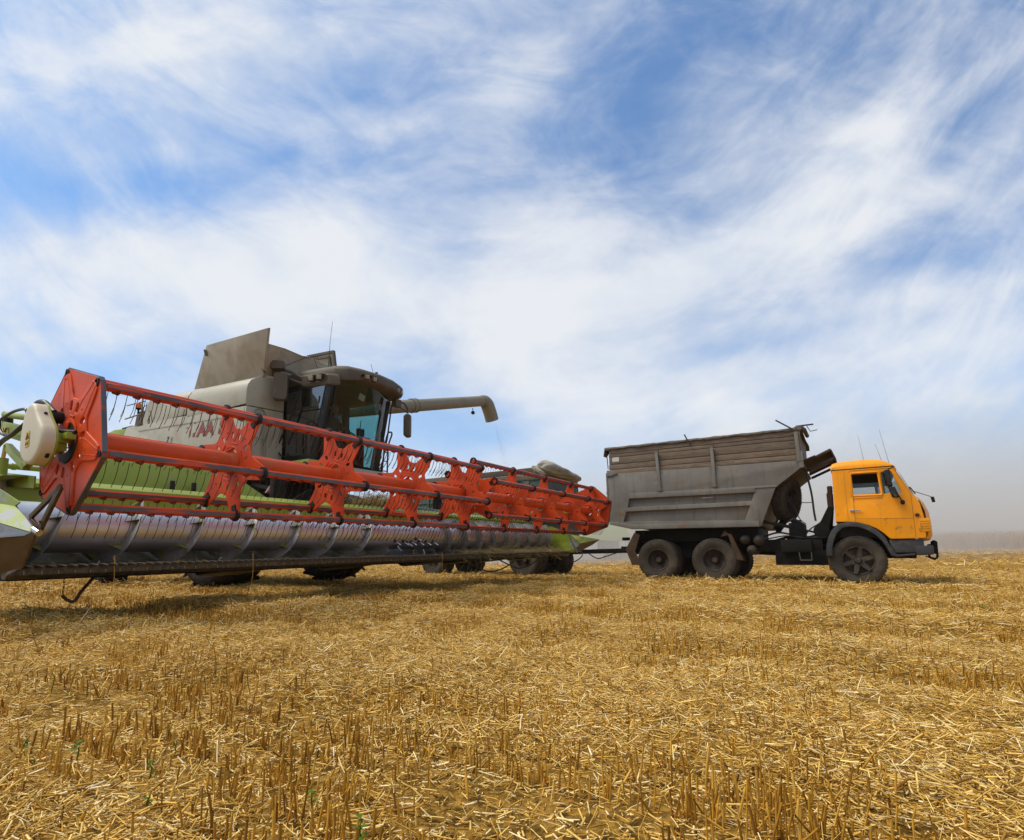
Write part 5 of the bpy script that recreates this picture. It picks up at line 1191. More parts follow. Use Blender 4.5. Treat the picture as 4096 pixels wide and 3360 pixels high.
# tipper body
out = [(-5.46, 1.46), (-5.50, 2.85), (-5.36, 2.80), (-.88, 2.73), (-.83, 2.60), (-1.42, 2.16), (-1.78, 1.275), (-4.83, 1.30)]
inner = [(-5.42, 1.50), (-5.44, 2.80), (-.90, 2.72), (-.88, 2.60), (-1.46, 2.17), (-1.82, 1.30), (-4.82, 1.33)]
body = MB().prism(inner, 1, .075, 2.325).build('tipper_body', M['box'], truck, bevel=.01)
up = [(-4.91, 2.10), (-1.87, 2.07), (-1.945, 1.87), (-4.965, 1.87)]; lo_ = [(-4.995, 1.765), (-1.985, 1.765), (-2.11, 1.43), (-5.085, 1.50)]
v, f = flat_shape(out, [up, lo_], .07, .008)
for y in (.035, 2.365): lp(MB(), v, f, y).build('side_sheet', M['box'], body, sharp=30)
mb = MB().box((-5.00, .05, 1.775), (-1.94, .09, 1.865)); mb.prism([(-5.46, 1.44), (-5.44, 1.52), (-4.80, 1.42), (-1.82, 1.40), (-1.80, 1.27), (-4.84, 1.295)], 1, -.035, .03); mb.prism([(-4.9, 2.10), (-1.86, 2.07), (-1.86, 2.16), (-1.38, 2.16), (-1.40, 2.20), (-4.9, 2.24)], 1, -.02, .01)
mb.bar((-3.05, -.01, 2.0), (-2.8, -.01, 2.0), .02, .03); mb.prism([(-5.51, 2.74), (-5.51, 2.90), (-5.38, 2.90), (-5.20, 2.80), (-5.38, 2.74)], 1, -.03, .0); mb.bar((-5.5, -.02, 1.46), (-5.3, -.02, 1.44), .03, .02)
mb.prism([(-.92, 2.55), (-.92, 2.95), (-.83, 2.93), (-.82, 2.56)], 1, -.03, .04); mb.build('body_rail', M['box'], body, bevel=.006)
mb = MB().plate([(-5.50, .03, 1.5), (-5.54, .03, 2.84), (-5.54, 2.37, 2.84), (-5.50, 2.37, 1.5)], .04); mb.bar((-5.54, .05, 2.3), (-5.54, 2.3, 2.3), .05, .08); mb.build('tailgate', M['box'], body)
# boards on top
zs = [2.80, 2.925, 3.07, 3.26, 3.355, 3.50]
mb = MB()
for i in range(5):
    j = (zs[i] + .006, zs[i + 1] - .006)
    segs = [(-5.45, -.92)] if i in (0, 2, 4) else [(-5.46, -4.10), (-4.09, -2.74), (-2.73, -.92)]
    for a, b in segs:
        dz = random.uniform(-.004, .004); t = lambda x: -.012 * (x + 5.45) - .002
        mb.hexa([(a, .03 + dz, j[0] + t(a)), (b, .03 + dz, j[0] + t(b)), (b, .065, j[0] + t(b)), (a, .065, j[0] + t(a))], [(a, .03 + dz, j[1] + t(a)), (b, .03 + dz, j[1] + t(b)), (b, .065, j[1] + t(b)), (a, .065, j[1] + t(a))])
        mb.box((a, 2.33, j[0] - .03), (b, 2.37, j[1] - .03))
    for x in (-.93, -5.46): mb.box((x, .075, j[0] - .03 * (x > -2)), (x + .035, 2.33, j[1] - .03 * (x > -2)))
bd = mb.build('side_board', M['wood'], truck, bevel=.004)
for x0, z0, x1, z1 in ((-4.135, 3.26, -4.075, 2.24), (-2.765, 3.22, -2.735, 2.25), (-.935, 3.38, -.905, 2.7)):
    mb = MB().bar((x0, -.015, z0), (x1, -.015, z1), .075, .05, up=(0, 1, 0))
    for t in (.04, .48, .97): mb.bar((x0 + (x1 - x0) * t - .09, -.03, z0 + (z1 - z0) * t), (x0 + (x1 - x0) * t + .09, -.03, z0 + (z1 - z0) * t - .005), .012, .025, up=(0, 1, 0))
    mb.build('board_post', M['box'], bd, bevel=.005)
MB().box((-.96, .02, 2.72), (-.86, .10, 3.42)).build('corner_post', M['box'], bd, bevel=.005)
mb = MB()
L_ = 60; vs, fs = [], []
for i in range(L_ + 1):
    x = -5.56 + 4.74 * i / L_; sg = .02 * math.sin(i * .9) + .012 * math.sin(i * 2.3); zt = 3.535 - .012 * (x + 5.45)
    dr = .065 + .014 * math.sin(i * .55 + 1) + .010 * math.sin(i * 1.7)
    vs += [(x, .02 - .02 + .3 * sg, zt - dr), (x, -.015 + .4 * sg, zt - .05), (x, .0, zt - .005), (x, .06, zt + .012 + sg * .3), (x, 1.2, zt - .06 + sg), (x, 2.34, zt - .02), (x, 2.40, zt - .14)]
for i in range(L_):
    for k in range(6): fs.append((i * 7 + k, i * 7 + k + 1, (i + 1) * 7 + k + 1, (i + 1) * 7 + k))
vs2 = len(vs); mb.add(vs, fs); mb.plate([(-5.56, .0, 3.54), (-5.60, .0, 3.30), (-5.56, .1, 3.28), (-5.5, .3, 3.5)], .012); mb.plate([(-5.56, .5, 3.5), (-5.60, .5, 3.2), (-5.58, .9, 3.25), (-5.55, .9, 3.5)], .012)
mb.tube(smooth_path([(-.95, .02, 3.46), (-.85, .1, 3.50), (-.80, .5, 3.52), (-.78, 1.2, 3.50)], 4), .045, 8)
ct = mb.build('cover_sheet', M['tarp_dark'], truck, sharp=80)
for a, b in (((-3.40, -.03, 3.63), (-3.27, -.03, 3.34)), ((-1.32, -.03, 3.70), (-.98, -.03, 3.44)), ((-.92, .05, 3.52), (-.60, .4, 3.60))): MB().bar(a, b, .03, .025, up=(0, 1, 0)).build('cover_stick', M['rust'], ct)
MB().tube([(-.72, .3, 3.55), (-.66, .3, 3.42), (-.52, .3, 3.44)], .010, 6).build('crank', M['rust'], ct); MB().tube([(-.76, .5, 3.55), (-.74, .5, 3.44)], .010, 6).build('hook', M['rust'], ct); MB().tube([(-5.52, .05, 3.3), (-5.50, .06, 2.95)], .012, 6).build('cover_strap', M['rust'], ct)
MB().plate([(-5.36, .026, 3.13), (-5.17, .026, 3.13), (-5.17, .026, 3.25), (-5.36, .026, 3.25)], .004).build('reflector_plate', M['white'], bd)
# shield over the cab
mb = MB().plate([(-.86, .25, 2.74), (-.60, .25, 2.84), (-.60, 2.15, 2.84), (-.86, 2.15, 2.74)], .04); mb.plate([(-.62, .35, 2.82), (-.30, .40, 2.98), (-.30, 2.1, 2.98), (-.62, 2.15, 2.82)], .05); mb.plate([(-.30, .40, 2.98), (-.22, .45, 2.76), (-.22, 2.05, 2.76), (-.30, 2.1, 2.98)], .03)
for y in (.5, 1.2, 1.9): mb.bar((-.80, y, 2.55), (-.24, y, 2.80), .04, .06)
mb.plate([(-.83, .1, 2.60), (-.83, 2.3, 2.60), (-1.42, 2.3, 2.16), (-1.42, .1, 2.16)], .03)
mb.build('body_shield', M['rim'], body, bevel=.006)
mb = MB().tube(smooth_path([(-.80, .35, 2.42), (-.74, .35, 2.0), (-.72, .35, 1.6), (-.70, .35, 1.38)], 5), .022, 7); mb.tube([(-1.1, .5, 1.82), (-.72, .4, 1.80)], .010, 6); mb.tube(smooth_path([(-1.25, .4, 1.95), (-1.12, .4, 1.75), (-1.02, .4, 1.45), (-.9, .4, 1.32)], 5), .010, 6); mb.tube(smooth_path([(-1.3, .4, 1.36), (-1.15, .4, 1.44), (-1.0, .4, 1.36), (-.92, .4, 1.28)], 5), .018, 7)
mb.build('hose', M['hose'], truck)
for pts, r_ in (([(-1.9, .45, 1.02), (-1.5, .42, 1.14), (-1.2, .45, 1.10), (-.95, .5, 1.18), (-.7, .55, 1.12)], .022), ([(-1.75, .35, .99), (-1.3, .33, 1.06), (-.9, .34, 1.0), (-.55, .4, 1.06)], .014),
                ([(-1.45, .6, 1.3), (-1.2, .55, 1.5), (-1.05, .6, 1.3), (-.98, .65, 1.1)], .012), ([(-.95, .4, 1.06), (-.8, .38, 1.22), (-.62, .4, 1.34), (-.5, .42, 1.5)], .016)):
    MB().tube(smooth_path(pts, 5), r_, 7).build('hose', M['hose'], truck)
MB().lathe([(.02, .35), (.10, .36), (.11, .42), (.11, .72), (.02, .74)], (-1.02, 0, 1.15), 1, 16).build('air_valve', M['dirty_black'], truck)
mb = MB().lathe([(.02, -.0), (.16, .0), (.17, .12), (.16, .26), (.02, .26)], (-.60, .35, 1.16), 1, 20); mb.hexa([(-.72, .4, 1.16), (-.50, .4, 1.06), (-.40, .6, 1.1), (-.62, .6, 1.2)], [(-.44, .35, 1.70), (-.33, .35, 1.70), (-.33, .6, 1.70), (-.44, .6, 1.70)]); mb.build('air_filter', M['dirty_black'], truck, bevel=.02)
mb = MB().lathe([(.06, 1.68), (.065, 1.95), (.055, 2.0)], (-.39, .40, 0), 2, 16); mb.lathe([(.05, 2.0), (.055, 2.04), (.05, 2.06), (.055, 2.10), (.05, 2.14), (.02, 2.15)], (-.38, .40, 0), 2, 14); mb.build('air_intake', M['rust'], truck)

# cab
side = [(-.31, 1.32), (-.305, 2.44), (.78, 2.43), (.83, 2.33), (1.05, 1.86), (1.085, 1.80), (1.16, 1.66), (1.20, 1.40), (1.205, .945), (.62, .94), (.54, 1.04), (.42, 1.15), (.27, 1.235), (.10, 1.29), (-.05, 1.31)]
win = [(.05, 2.32), (.50, 2.315), (.535, 1.875), (.06, 1.885)]
qtr = [(.565, 2.32), (.72, 2.36), (.76, 2.28), (.88, 1.87), (.585, 1.875)]
def rnd(poly, r=.025, n=4):
    o = []; m = len(poly)
    for i in range(m):
        p, a, b = Vector(poly[i]), Vector(poly[i - 1]), Vector(poly[(i + 1) % m]); u = (a - p).normalized() * r; w2 = (b - p).normalized() * r
        for k in range(n + 1): t = k / n; o.append(tuple((p + u) * (1 - t) ** 2 + p * 2 * t * (1 - t) + (p + w2) * t * t))
    return o
v, f = flat_shape(rnd(side, .03), [rnd(win), rnd(qtr)], .05, .012, 2)
cab_ = lp(MB(), v, f, .025).build('cab', M['orange'], truck, sharp=40)
lp(MB(), v, f, 2.335).build('cab_side', M['orange'], cab_, sharp=40)
# shell between the sides: rear wall, nose, roof
mb = MB().box((-.305, .04, 1.32), (-.26, 2.32, 2.44))
nose = [(1.085, 1.80), (1.17, 1.68), (1.225, 1.50), (1.245, 1.30), (1.245, 1.02), (1.20, .93)]
vs = []; NY = 10
for k in range(NY + 1):
    s_ = k / NY; y = .03 + 2.30 * s_; bulge = .14 * (1 - abs(2 * s_ - 1) ** 2.5)
    vs += [(x + bulge, y, z) for x, z in nose]
n = len(nose); fs = [(i * n + k, i * n + k + 1, (i + 1) * n + k + 1, (i + 1) * n + k) for i in range(NY) for k in range(n - 1)]
mb.add(vs, fs); mb.plate([(.83, .05, 2.36), (.80, .05, 2.44), (.80, 2.31, 2.44), (.83, 2.31, 2.36)], .03)
mb.build('cab_shell', M['orange'], cab_, bevel=0, sharp=50)
rp = [(-.325, 2.445), (-.325, 2.54), (-.29, 2.60), (-.20, 2.625), (.10, 2.645), (.42, 2.635), (.60, 2.60), (.73, 2.53), (.80, 2.455)]
vs = []; cuts = [(-.012, .0), (-.012, .3), (.02, .72), (.10, .94), (.35, 1.0), (1.18, 1.03), (2.01, 1.0), (2.26, .94), (2.34, .72), (2.372, .3), (2.372, 0)]
for y, k in cuts: vs += [(x, y, 2.445 + (z - 2.445) * k) for x, z in rp]
n = len(rp); fs = [(i * n + k, i * n + k + 1, (i + 1) * n + k + 1, (i + 1) * n + k) for i in range(len(cuts) - 1) for k in range(n - 1)] + [(i * n + n - 1, i * n, (i + 1) * n, (i + 1) * n + n - 1) for i in range(len(cuts) - 1)]
MB().add(vs, fs).build('cab_roof', M['orange'], cab_, sharp=50)
MB().box((-.30, .0, 2.428), (.80, 2.36, 2.442)).build('roof_gutter', M['black'], cab_)
# door: shut lines, handle, frame
mb = MB()
dl = [(.045, 1.30), (.045, 1.82), (.02, 1.85), (.02, 2.40), (.55, 2.40), (.78, 2.40), (.84, 2.28), (1.03, 1.84), (1.04, .98)]
for a, b in zip(dl[:-1], dl[1:]): mb.bar((a[0], -.001, a[1]), (b[0], -.001, b[1]), .004, .009, up=(0, 1, 0))
mb.bar((.06, -.001, 1.375), (1.03, -.001, 1.345), .003, .005, up=(0, 1, 0)); mb.bar((-.08, -.001, 1.34), (-.08, -.001, 2.42), .003, .004, up=(0, 1, 0))
door = mb.build('door', M['ink'], cab_)
mb = MB(); fr = rnd([(.025, 2.345), (.53, 2.34), (.562, 1.848), (.035, 1.86)], .03)
mb.tube([(p[0], -.004, p[1]) for p in fr + fr[:1]], .012, 6, cap=False); q = rnd([(.05, 1.82), (.55, 1.815), (.55, 1.80), (.05, 1.80)], .005); mb.prism(q, 1, -.012, .0); mb.build('window_frame', M['orange'], door)
mb = MB().tube([(-.03, -.028, 1.552), (.16, -.028, 1.550)], .011, 8); mb.box((-.035, -.03, 1.535), (.02, .0, 1.57)); mb.build('door_handle', M['chrome'], door)
for y in (.03, 2.33):
    MB().add(*(lambda m: (m.v, m.f))(MB().plate([(p[0], y, p[1]) for p in [(.04, 2.12), (.52, 2.12), (.545, 1.865), (.05, 1.875)]], .005))).build('side_window', M['glass_truck'], cab_)
    MB().plate([(p[0], y, p[1]) for p in qtr], .005).build('quarter_window', M['glass_truck'], cab_)
vs = []
for k in range(9):
    s_ = k / 8; y = .05 + 2.26 * s_; b = .12 * (1 - abs(2 * s_ - 1) ** 2.5); vs += [(.83 + b, y, 2.36), (1.06 + b, y, 1.82)]
MB().add(vs, [(2 * k, 2 * k + 1, 2 * k + 3, 2 * k + 2) for k in range(8)]).build('windscreen', M['glass_truck'], cab_, sharp=80)
mb = MB().box((-.26, .08, .98), (.95, 2.28, 1.55)); mb.box((-.25, .15, 1.55), (.0, .95, 2.15)); mb.box((-.25, 1.4, 1.55), (.0, 2.2, 2.15)); mb.box((.70, .1, 1.5), (1.04, 2.26, 1.78)); mb.box((-.24, .06, 2.28), (.74, 2.30, 2.42)); mb.tube([(.60 + .05 * math.cos(t), 1.75 + .22 * math.sin(t), 1.86 + .2 * math.cos(t) * .6) for t in np.linspace(0, 2 * math.pi, 24)], .014, 7, cap=False)
mb.build('cab_interior', M['dark'], cab_)
# fender
arc_o = [(-.53, .60), (-.52, .80), (-.47, 1.0), (-.40, 1.14), (-.28, 1.275), (-.05, 1.315), (.10, 1.295), (.28, 1.225), (.42, 1.12), (.53, .98), (.60, .80), (.66, .66), (.72, .625), (1.0, .65), (1.0, .61), (.70, .575), (.61, .60), (.545, .76), (.47, .91), (.37, 1.03), (.24, 1.13), (.08, 1.20), (-.06, 1.215), (-.20, 1.185), (-.31, 1.07), (-.37, .93), (-.41, .78), (-.42, .60)]
mb = MB().prism(arc_o, 1, -.05, .40); mb.build('fender', M['fender'], truck, bevel=.012, sharp=40)
fc = [(p[0], -.045, p[1]) for p in arc_o[:13]]
MB().prism(arc_o, 1, 1.96, 2.42).build('fender', M['fender'], truck, bevel=.012, sharp=40)
mb = MB().box((.60, .03, .66), (1.16, 2.33, .93)); mb.box((1.02, .02, .62), (1.30, 2.34, .80)); mb.build('bumper', M['fender'], truck, bevel=.02)
mb = MB().box((1.28, .55, .64), (1.42, .95, .84)); mb.box((1.22, .6, .70), (1.32, .8, .76)); mb.tube([(1.25, .7, .68), (1.30, .72, .56), (1.40, .72, .55), (1.42, .72, .66)], .022, 8); mb.ball((1.37, .6, .86), .06, 6); mb.tube([(1.2, .5, .6), (1.35, .55, .52), (1.42, .6, .6)], .014, 7); mb.build('tow_coupling', M['dirty_black'], truck, bevel=.008)
mb = MB().prism([(1.11, 1.345), (1.30, 1.345), (1.29, 1.075), (1.105, 1.075)], 1, -.01, .30); MB().prism([(1.11, 1.345), (1.30, 1.345), (1.29, 1.075), (1.105, 1.075)], 1, 2.06, 2.37).build('headlamp_housing', M['orange'], truck, bevel=.012)
hl = mb.build('headlamp_housing', M['orange'], truck, bevel=.012)
mb = MB()
for z in (1.13, 1.18, 1.23, 1.28): mb.bar((1.12, -.013, z), (1.285, -.013, z + .002), .004, .004, up=(0, 1, 0))
mb.build('housing_groove', M['ink'], hl)
mb = MB().lathe([(.001, -.035), (.035, -.03), (.038, .0)], (1.10, 0, 1.41), 1, 14, ); mb.build('indicator', M['rust'], cab_)
def tmirror(x0, z0, x1, z1, y, nm='mirror'):
    mb = MB().add([(x0, y - .10, z1), (x1 - .06, y - .10, z1 + .02), (x1, y - .10, z0), (x0 + .05, y - .10, z0), (x0, y + .10, z1), (x1 - .06, y + .10, z1 + .02), (x1, y + .10, z0), (x0 + .05, y + .10, z0)], [(0, 1, 2, 3), (7, 6, 5, 4), (0, 4, 5, 1), (1, 5, 6, 2), (2, 6, 7, 3), (3, 7, 4, 0)])
    return mb.build(nm, M['black'], truck, bevel=.03, seg=3)
for y in (-.16, 2.52):
    m1 = tmirror(.61, 2.00, .745, 2.33, y); tmirror(.665, 1.765, .83, 1.97, y)
    mb = MB().tube(smooth_path([(.70, y, 2.36), (.78, y * .5 + .0 if y < 0 else 2.4, 2.40)], 2), .012, 7); mb.tube([(.80, y, 1.86), (.88, .0 if y < 0 else 2.36, 1.70)], .012, 7); mb.tube([(.70, y, 2.36), (.72, y, 1.78)], .010, 7); mb.ball((.885, -.01 if y < 0 else 2.37, 1.68), .05, 6, (.8, .6, 1)); mb.build('mirror_bracket', M['black'], m1)
mb = MB().tube([(1.10, .5, 1.95), (1.35, .55, 1.84), (1.42, .55, 1.80)], .007, 6); mb.bar((1.42, .55, 1.81), (1.44, .57, 1.70), .05, .03); mb.bar((1.05, .35, 2.02), (1.14, .45, 1.88), .012, .02); mb.build('front_mirror', M['black'], truck)
for i, (x, y, z0, z1, lean) in enumerate(((.78, .6, 2.42, 3.35, -.14), (.33, 1.2, 2.65, 3.38, -.08), (.70, 1.4, 2.6, 3.18, -.13))):
    MB().tube([(x, y, z0), (x + lean, y, z1)], [.0045, .002], 6).build('antenna', M['black'], truck)
mb = MB().box((.52, .9, 2.62), (.64, 1.1, 2.66)); mb.build('roof_lamp', M['black'], cab_, bevel=.01)

# ------------------------------------------------------------------ trailer behind the truck
LO = (-10.2, 1.2, 0)
ORG = LO
trailer = root('farm_trailer', F_T, LO, TH_T)
tag(trailer, 'green box trailer with wooden top boards coupled behind the truck', 'trailer')
T1 = wheel(trailer, -8.21, .03, .30, .50, .50, .27, -1, 'road', M['tyre_dusty'], M['rim'], 40, dish=.12, hubr=.085)
for x, y, rz in ((-11.71, .165, 0), (-8.21, .50, math.pi), (-11.71, .50, math.pi), (-8.21, 1.90, 0), (-11.71, 1.90, 0), (-8.21, 2.24, math.pi), (-11.71, 2.24, math.pi)):
    c_ = copy_tree(T1, trailer); c_.location = Vector((x, y, .50)) - Vector(LO); c_.rotation_euler = (0, R(random.uniform(0, 60)), rz)
mb = MB().box((-13.2, .8, .75), (-7.5, .9, 1.0)); mb.box((-13.2, 1.5, .75), (-7.5, 1.6, 1.0)); mb.lathe([(.06, .3), (.06, 2.1)], (-8.21, 0, .5), 1, 12); mb.lathe([(.06, .3), (.06, 2.1)], (-11.71, 0, .5), 1, 12); mb.box((-8.9, .7, .55), (-7.6, 1.7, .8)); mb.box((-12.4, .7, .55), (-11.0, 1.7, .8)); mb.box((-13.4, .1, 1.0), (-7.48, 2.3, 1.14))
mb.build('chassis', M['dirty_black'], trailer, bevel=.008)
mb = MB().hexa([(-7.7, .75, .66), (-7.7, 1.65, .66), (-7.7, 1.65, .80), (-7.7, .75, .80)], [(-6.5, 1.14, .69), (-6.5, 1.26, .69), (-6.5, 1.26, .81), (-6.5, 1.14, .81)]); mb.bar((-6.5, 1.2, .75), (-5.2, 1.2, .77), .11, .13); mb.tube(smooth_path([(-6.6, 1.0, .72), (-6.3, 1.0, .55), (-6.0, 1.05, .62), (-5.5, 1.1, .78)], 6), .016, 7)
mb.build('drawbar', M['dirty_black'], trailer, bevel=.006)
mb = MB().box((-13.4, .06, 1.14), (-7.50, .11, 2.86)); mb.box((-13.4, 2.29, 1.14), (-7.50, 2.34, 2.86)); mb.box((-7.55, .11, 1.14), (-7.50, 2.29, 2.86)); mb.box((-13.4, .11, 1.14), (-13.35, 2.29, 2.86)); mb.box((-13.35, .11, 1.14), (-7.55, 2.29, 1.2))
tb = mb.build('trailer_body', M['tgreen'], trailer, bevel=.006)
mb = MB()
for x in np.arange(-13.2, -7.6, .62): mb.box((x, .02, 1.2), (x + .06, .06, 2.84))
for z in (1.55, 1.95, 2.35, 2.84): mb.box((-13.4, .035, z), (-7.50, .065, z + .05)); mb.box((-7.51, .1, z), (-7.47, 2.3, z + .05))
mb.build('body_rib', M['tgreen'], tb, bevel=.004)
mb = MB()
for z0, z1 in ((2.87, 3.03), (3.04, 3.22)):
    for a, b in ((-13.4, -10.6), (-10.59, -7.52)): mb.box((a, .055, z0), (b, .095, z1)); mb.box((a, 2.30, z0), (b, 2.34, z1))
    mb.box((-13.4, .1, z0), (-13.36, 2.3, z1)); mb.box((-7.54, .1, z0), (-7.50, 2.3, z1))
mb.build('side_board', M['wood'], trailer, bevel=.004)
mb = MB().box((-8.25, .03, 2.55), (-8.0, .055, 2.82)); mb.bar((-8.1, .03, 2.5), (-8.05, .02, 2.2), .03, .05); mb.box((-7.72, .04, 3.04), (-7.55, .055, 3.2)); mb.build('board_bracket', M['box'], tb, bevel=.004)
mb = MB().box((-13.3, .13, 2.3), (-7.6, 2.27, 2.75)); gh = mb.build('load_of_grain', M['grain'], trailer)

# tarpaulin folded over the front of the trailer
ORG = (-7.6, 1.2, 3.1)
vs, fs = [], []; NV, NL = 34, 26
for i in range(NL + 1):
    t = i / NL; y = -.10 + 2.62 * t; end = min(1, .4 + 6 * min(t, 1 - t))
    rx, rz = .34 - .14 * t, .245 - .13 * t; cz = 3.19 - .045 * t
    for k in range(NV):
        a = 2 * math.pi * k / NV; c, s_ = math.cos(a), math.sin(a)
        fold = .035 * math.sin(2 * a + 3 * t) + .026 * math.sin(5 * a + 2.5 * t) + .014 * math.sin(9 * a - 4 * t + 2 * math.sin(6 * t)) + .010 * math.sin(14 * t + 3 * a)
        vs.append((-7.58 + (rx * abs(c) ** .8 * (1 if c > 0 else -1) + fold * c) * end, y + .05 * math.sin(3 * a + 4 * t), cz + (rz * abs(s_) ** .8 * (1 if s_ > 0 else -1) + fold * s_) * end))
for i in range(NL):
    for k in range(NV): fs.append((i * NV + k, i * NV + (k + 1) % NV, (i + 1) * NV + (k + 1) % NV, (i + 1) * NV + k))
fs += [tuple(range(NV)), tuple(NL * NV + k for k in range(NV))]
mb = MB().add(vs, fs)
for j in range(4):      # loose folds hanging at the near end
    x0 = -7.86 + .07 * j; mb.plate([(x0, -.16 - .015 * j, 3.30 - .05 * j), (x0 + .34, -.20 - .01 * j, 3.20 - .06 * j), (x0 + .40, -.15, 3.02 - .05 * j), (x0 + .06, -.13, 3.04 - .03 * j)], .022)
tarp = mb.build('folded_tarp', M['tarp'], None, bevel=0, sharp=60); tarp.location = F_T @ Vector(ORG); tarp.rotation_euler = (0, 0, -TH_T)
sb_ = tarp.modifiers.new('sub', 'SUBSURF'); sb_.levels = 1; sb_.render_levels = 1
tag(tarp, 'beige tarpaulin folded over the front end of the green trailer', 'tarpaulin')

# grain pouring out of the spout
g0, g1 = F_H @ Vector((PX + .02, 13.33, 4.80)), F_H @ Vector((PX + .28, 13.75, 3.15))
n = 420; t = rng.uniform(0, 1, n) ** .8; sprd = .045 + .11 * t
P = np.array(g0)[None] * (1 - t[:, None]) + np.array(g1)[None] * t[:, None] + rng.normal(0, 1, (n, 3)) * sprd[:, None] * np.array([.6, .6, .5])
d = rng.normal(0, 1, (n, 3)); d /= np.linalg.norm(d, axis=1, keepdims=True)
v, f = stalks(P, d, rng.uniform(.008, .014, n), np.full(n, .007), np.zeros((n, 3)), 1, 4, .8, .7)
gs = link('falling_grain', raw_mesh('falling_grain', v, f, M['grain'])); tag(gs, 'thin stream of grain falling from the unloading spout', 'grain', kind='stuff')

# ------------------------------------------------------------------ second harvester far behind in the dust
DOF = (-14.0, 26.5, 0)
ORG = DOF
far = root('combine_harvester', F_T, DOF, TH_T)
tag(far, 'faint second harvester fading into the dust beyond the truck', 'harvester')
F1 = wheel(far, -15.9, 25.2, 25.7, .60, .60, .32, -1, 'bar', M['tyre_dusty'], M['letter_red'], 14, dish=.05)
c_ = copy_tree(F1, far); c_.location = Vector((-15.9, 27.6, .6)) - Vector(DOF); c_.rotation_euler = (0, 0, math.pi)
F2 = wheel(far, -11.9, 25.0, 25.8, .92, .92, .48, -1, 'bar', M['tyre_dusty'], M['letter_red'], 16, dish=.05)
c_ = copy_tree(F2, far); c_.location = Vector((-11.9, 27.7, .92)) - Vector(DOF); c_.rotation_euler = (0, 0, math.pi)
MB().box((-17, 25.3, 1.2), (-10.8, 27.8, 3.0)).build('chassis', M['dark'], far, bevel=.02)
mb = MB().prism([(-18.2, 2.0), (-18.0, 3.2), (-14.6, 3.4), (-14.2, 1.9), (-15.2, 1.85)], 1, 25.05, 28.0); mb.build('rear_panel', M['green'], far, bevel=.05)
mb = MB().prism([(-14.5, 1.8), (-14.5, 3.4), (-11.0, 3.4), (-11.0, 1.7)], 1, 25.05, 28.0); mb.build('side_panel', M['panel'], far, bevel=.05)
mb = MB().box((-15.1, 25.0, 1.35), (-14.4, 25.05, 1.85)); mb.build('number_plate', M['panel'], far)
mb = MB().prism([(-10.95, 1.9), (-10.95, 3.7), (-9.3, 3.7), (-9.1, 3.5), (-9.5, 1.9)], 1, 25.5, 27.5); mb.build('cab', M['glass_dark'], far, bevel=.04)
MB().box((-11.1, 25.3, 3.7), (-9.0, 27.7, 3.9)).build('cab_roof', M['dusty'], far, bevel=.05)
mb = MB().box((-14.5, 25.4, 3.4), (-11.6, 27.6, 4.0)); mb.build('grain_tank', M['panel'], far, bevel=.03)
mb = MB().box((-8.4, 21.5, .5), (-7.2, 31.5, 1.3)); mb.hexa([(-8.4, 26, .6), (-8.4, 27, .6), (-8.4, 27, 1.2), (-8.4, 26, 1.2)], [(-10.9, 26, 1.2), (-10.9, 27, 1.2), (-10.9, 27, 1.9), (-10.9, 26, 1.9)]); mb.build('header', M['green'], far, bevel=.02)
mb = MB()
for k in range(6): mb.tube([(-6.9 + .5 * math.cos(k * 1.047), 21.6, 1.4 + .5 * math.sin(k * 1.047)), (-6.9 + .5 * math.cos(k * 1.047), 31.4, 1.4 + .5 * math.sin(k * 1.047))], .04, 6)
mb.build('reel', M['red'], far)

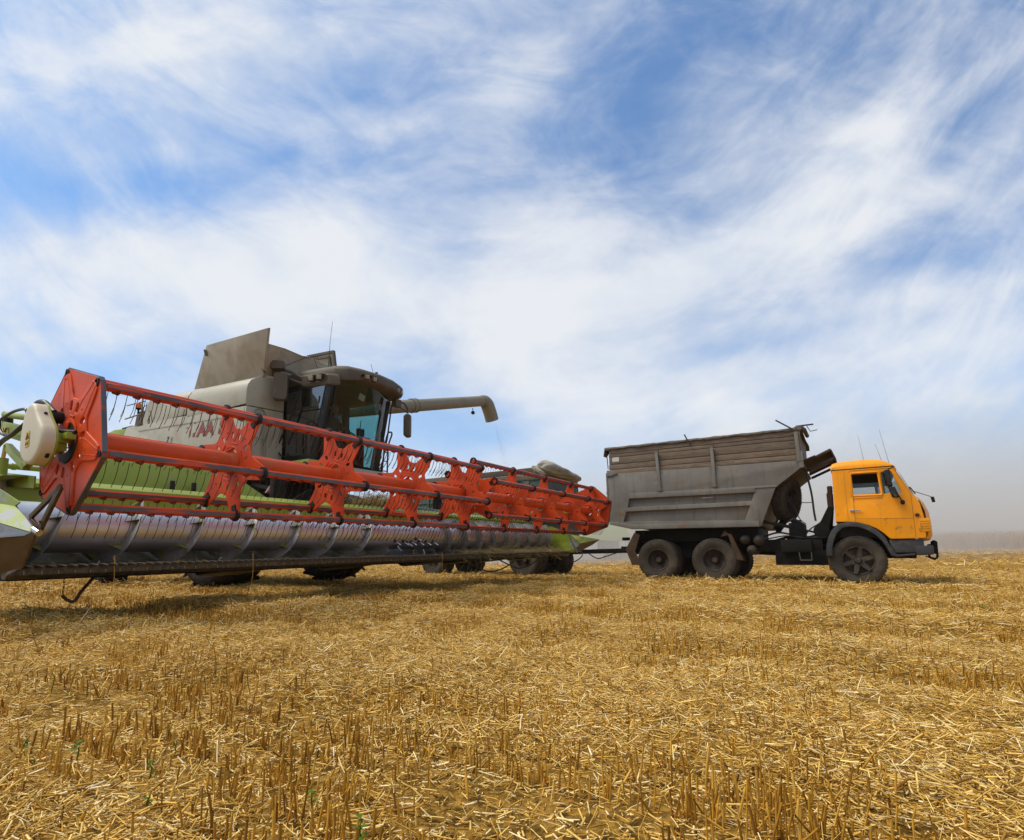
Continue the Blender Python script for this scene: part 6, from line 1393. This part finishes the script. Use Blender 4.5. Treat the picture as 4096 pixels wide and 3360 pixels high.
# ------------------------------------------------------------------ green weeds in the stubble
ORG = (0, 0, 0)
M['leaf'] = pmat('weed_leaf', (.075, .14, .012), .65, spec=.1, var=.3, vscale=20)
def px_ground(px, py, z=.03):
    f_, p_ = 2128., R(8.25); y0 = 2234 - f_ * math.tan(p_); a, b = (px - 2048) / f_, (y0 - py) / f_
    d = Vector((a, math.cos(p_) - math.sin(p_) * b, math.sin(p_) + math.cos(p_) * b)); t = (z - .545) / d.z
    return Vector((0, 0, .545)) + d * t
def weed(loc, h, nl, kind, label):
    e = empty('weed', loc); tag(e, label, 'weed', 'green weeds in the stubble'); st = MB(); lf = MB(); rr = random.Random(int(loc.x * 1000) + nl)
    lean = Vector((rr.uniform(-.3, .3), rr.uniform(-.3, .3), 1)).normalized()
    tip = lean * h; st.tube([Vector((0, 0, -.02)), tip * .5 + Vector((rr.uniform(-.01, .01), 0, 0)), tip], [h * .018 + .0012, h * .014 + .001, .001], 6)
    for i in range(nl):
        a = rr.uniform(0, 6.28); t = .25 + .75 * (i + 1) / nl; L_ = h * (.42 if kind == 'broad' else .34) * rr.uniform(.7, 1.15); wd = L_ * (.30 if kind == 'broad' else .13)
        o = tip * t; d = Vector((math.cos(a), math.sin(a), rr.uniform(.1, .7))).normalized(); s_ = d.cross(Vector((0, 0, 1))).normalized(); u = s_.cross(d)
        pts = []
        for k in range(5):
            q = k / 4; wq = wd * math.sin(math.pi * (.12 + .86 * q)) ** .8; c = o + d * L_ * (.15 + .85 * q) - Vector((0, 0, 1)) * L_ * .35 * q * q
            pts.append((c - s_ * wq, c + u * wq * .12, c + s_ * wq))
        st.tube([o, o + d * L_ * .17], .0012, 5)
        vs = [p for q in pts for p in q]; lf.add(vs, [(3 * k + j, 3 * k + j + 1, 3 * k + j + 4, 3 * k + j + 3) for k in range(4) for j in range(2)])
    st.build('stem', M['leaf'], e); lf.build('leaves', M['leaf'], e, sharp=80)
WEEDS = [(310, 2985, .075, 5, 'broad', 'small weed with round leaves in the lower left stubble'), (109, 2985, .06, 4, 'broad', 'tiny weed at the left edge of the foreground stubble'),
         (690, 2920, .06, 5, 'broad', 'small weed among tall stalks below the header auger, upper of two'), (705, 2955, .05, 4, 'broad', 'small weed among tall stalks below the header auger, lower of two'),
         (602, 3060, .07, 4, 'broad', 'upright weed between bunched stalks left of the frame centre'), (596, 3190, .05, 4, 'broad', 'flat weed with four leaves beside a dark gap in the stubble'),
         (128, 3040, .05, 3, 'broad', 'dull green weed hidden in straw near the left frame edge'), (1459, 3330, .08, 6, 'broad', 'bright green weed at the bottom edge of the field'),
         (1258, 3190, .07, 4, 'broad', 'grey green weed low in the straw right of the tall stalks'), (203, 2740, .10, 5, 'fine', 'thin weed standing in the stubble under the crop divider'),
         (2262, 2352, .26, 12, 'fine', 'tallest feathery weed in front of the drawbar'), (2170, 2372, .16, 9, 'fine', 'feathery weed just left of the tallest one'),
         (2030, 2358, .17, 9, 'fine', 'feathery weed below the far end of the auger'), (1820, 2352, .14, 8, 'fine', 'feathery weed below the middle of the knife bar'),
         (3839, 2450, .11, 8, 'broad', 'leafy weed on the right, left of a group of three'), (3912, 2445, .13, 9, 'broad', 'leafy weed on the right, middle of a group of three'),
         (3965, 2455, .11, 8, 'broad', 'leafy weed on the right, right of a group of three'), (3368, 2395, .10, 7, 'broad', 'bluish green weed in front of the truck front wheel'),
         (2922, 2412, .10, 6, 'broad', 'lone weed in front of the truck middle axle'), (2620, 2560, .09, 6, 'fine', 'slim weed in pale straw in front of the truck rear wheels')]
for px, py, h, nl, kd, lb in WEEDS:
    h *= .62 if py > 2700 else .8; p = px_ground(px, py); p.z = float(ground_z(np.array([p.x]), np.array([p.y]))[0]) + .01; weed(p, h, nl, kd, lb)
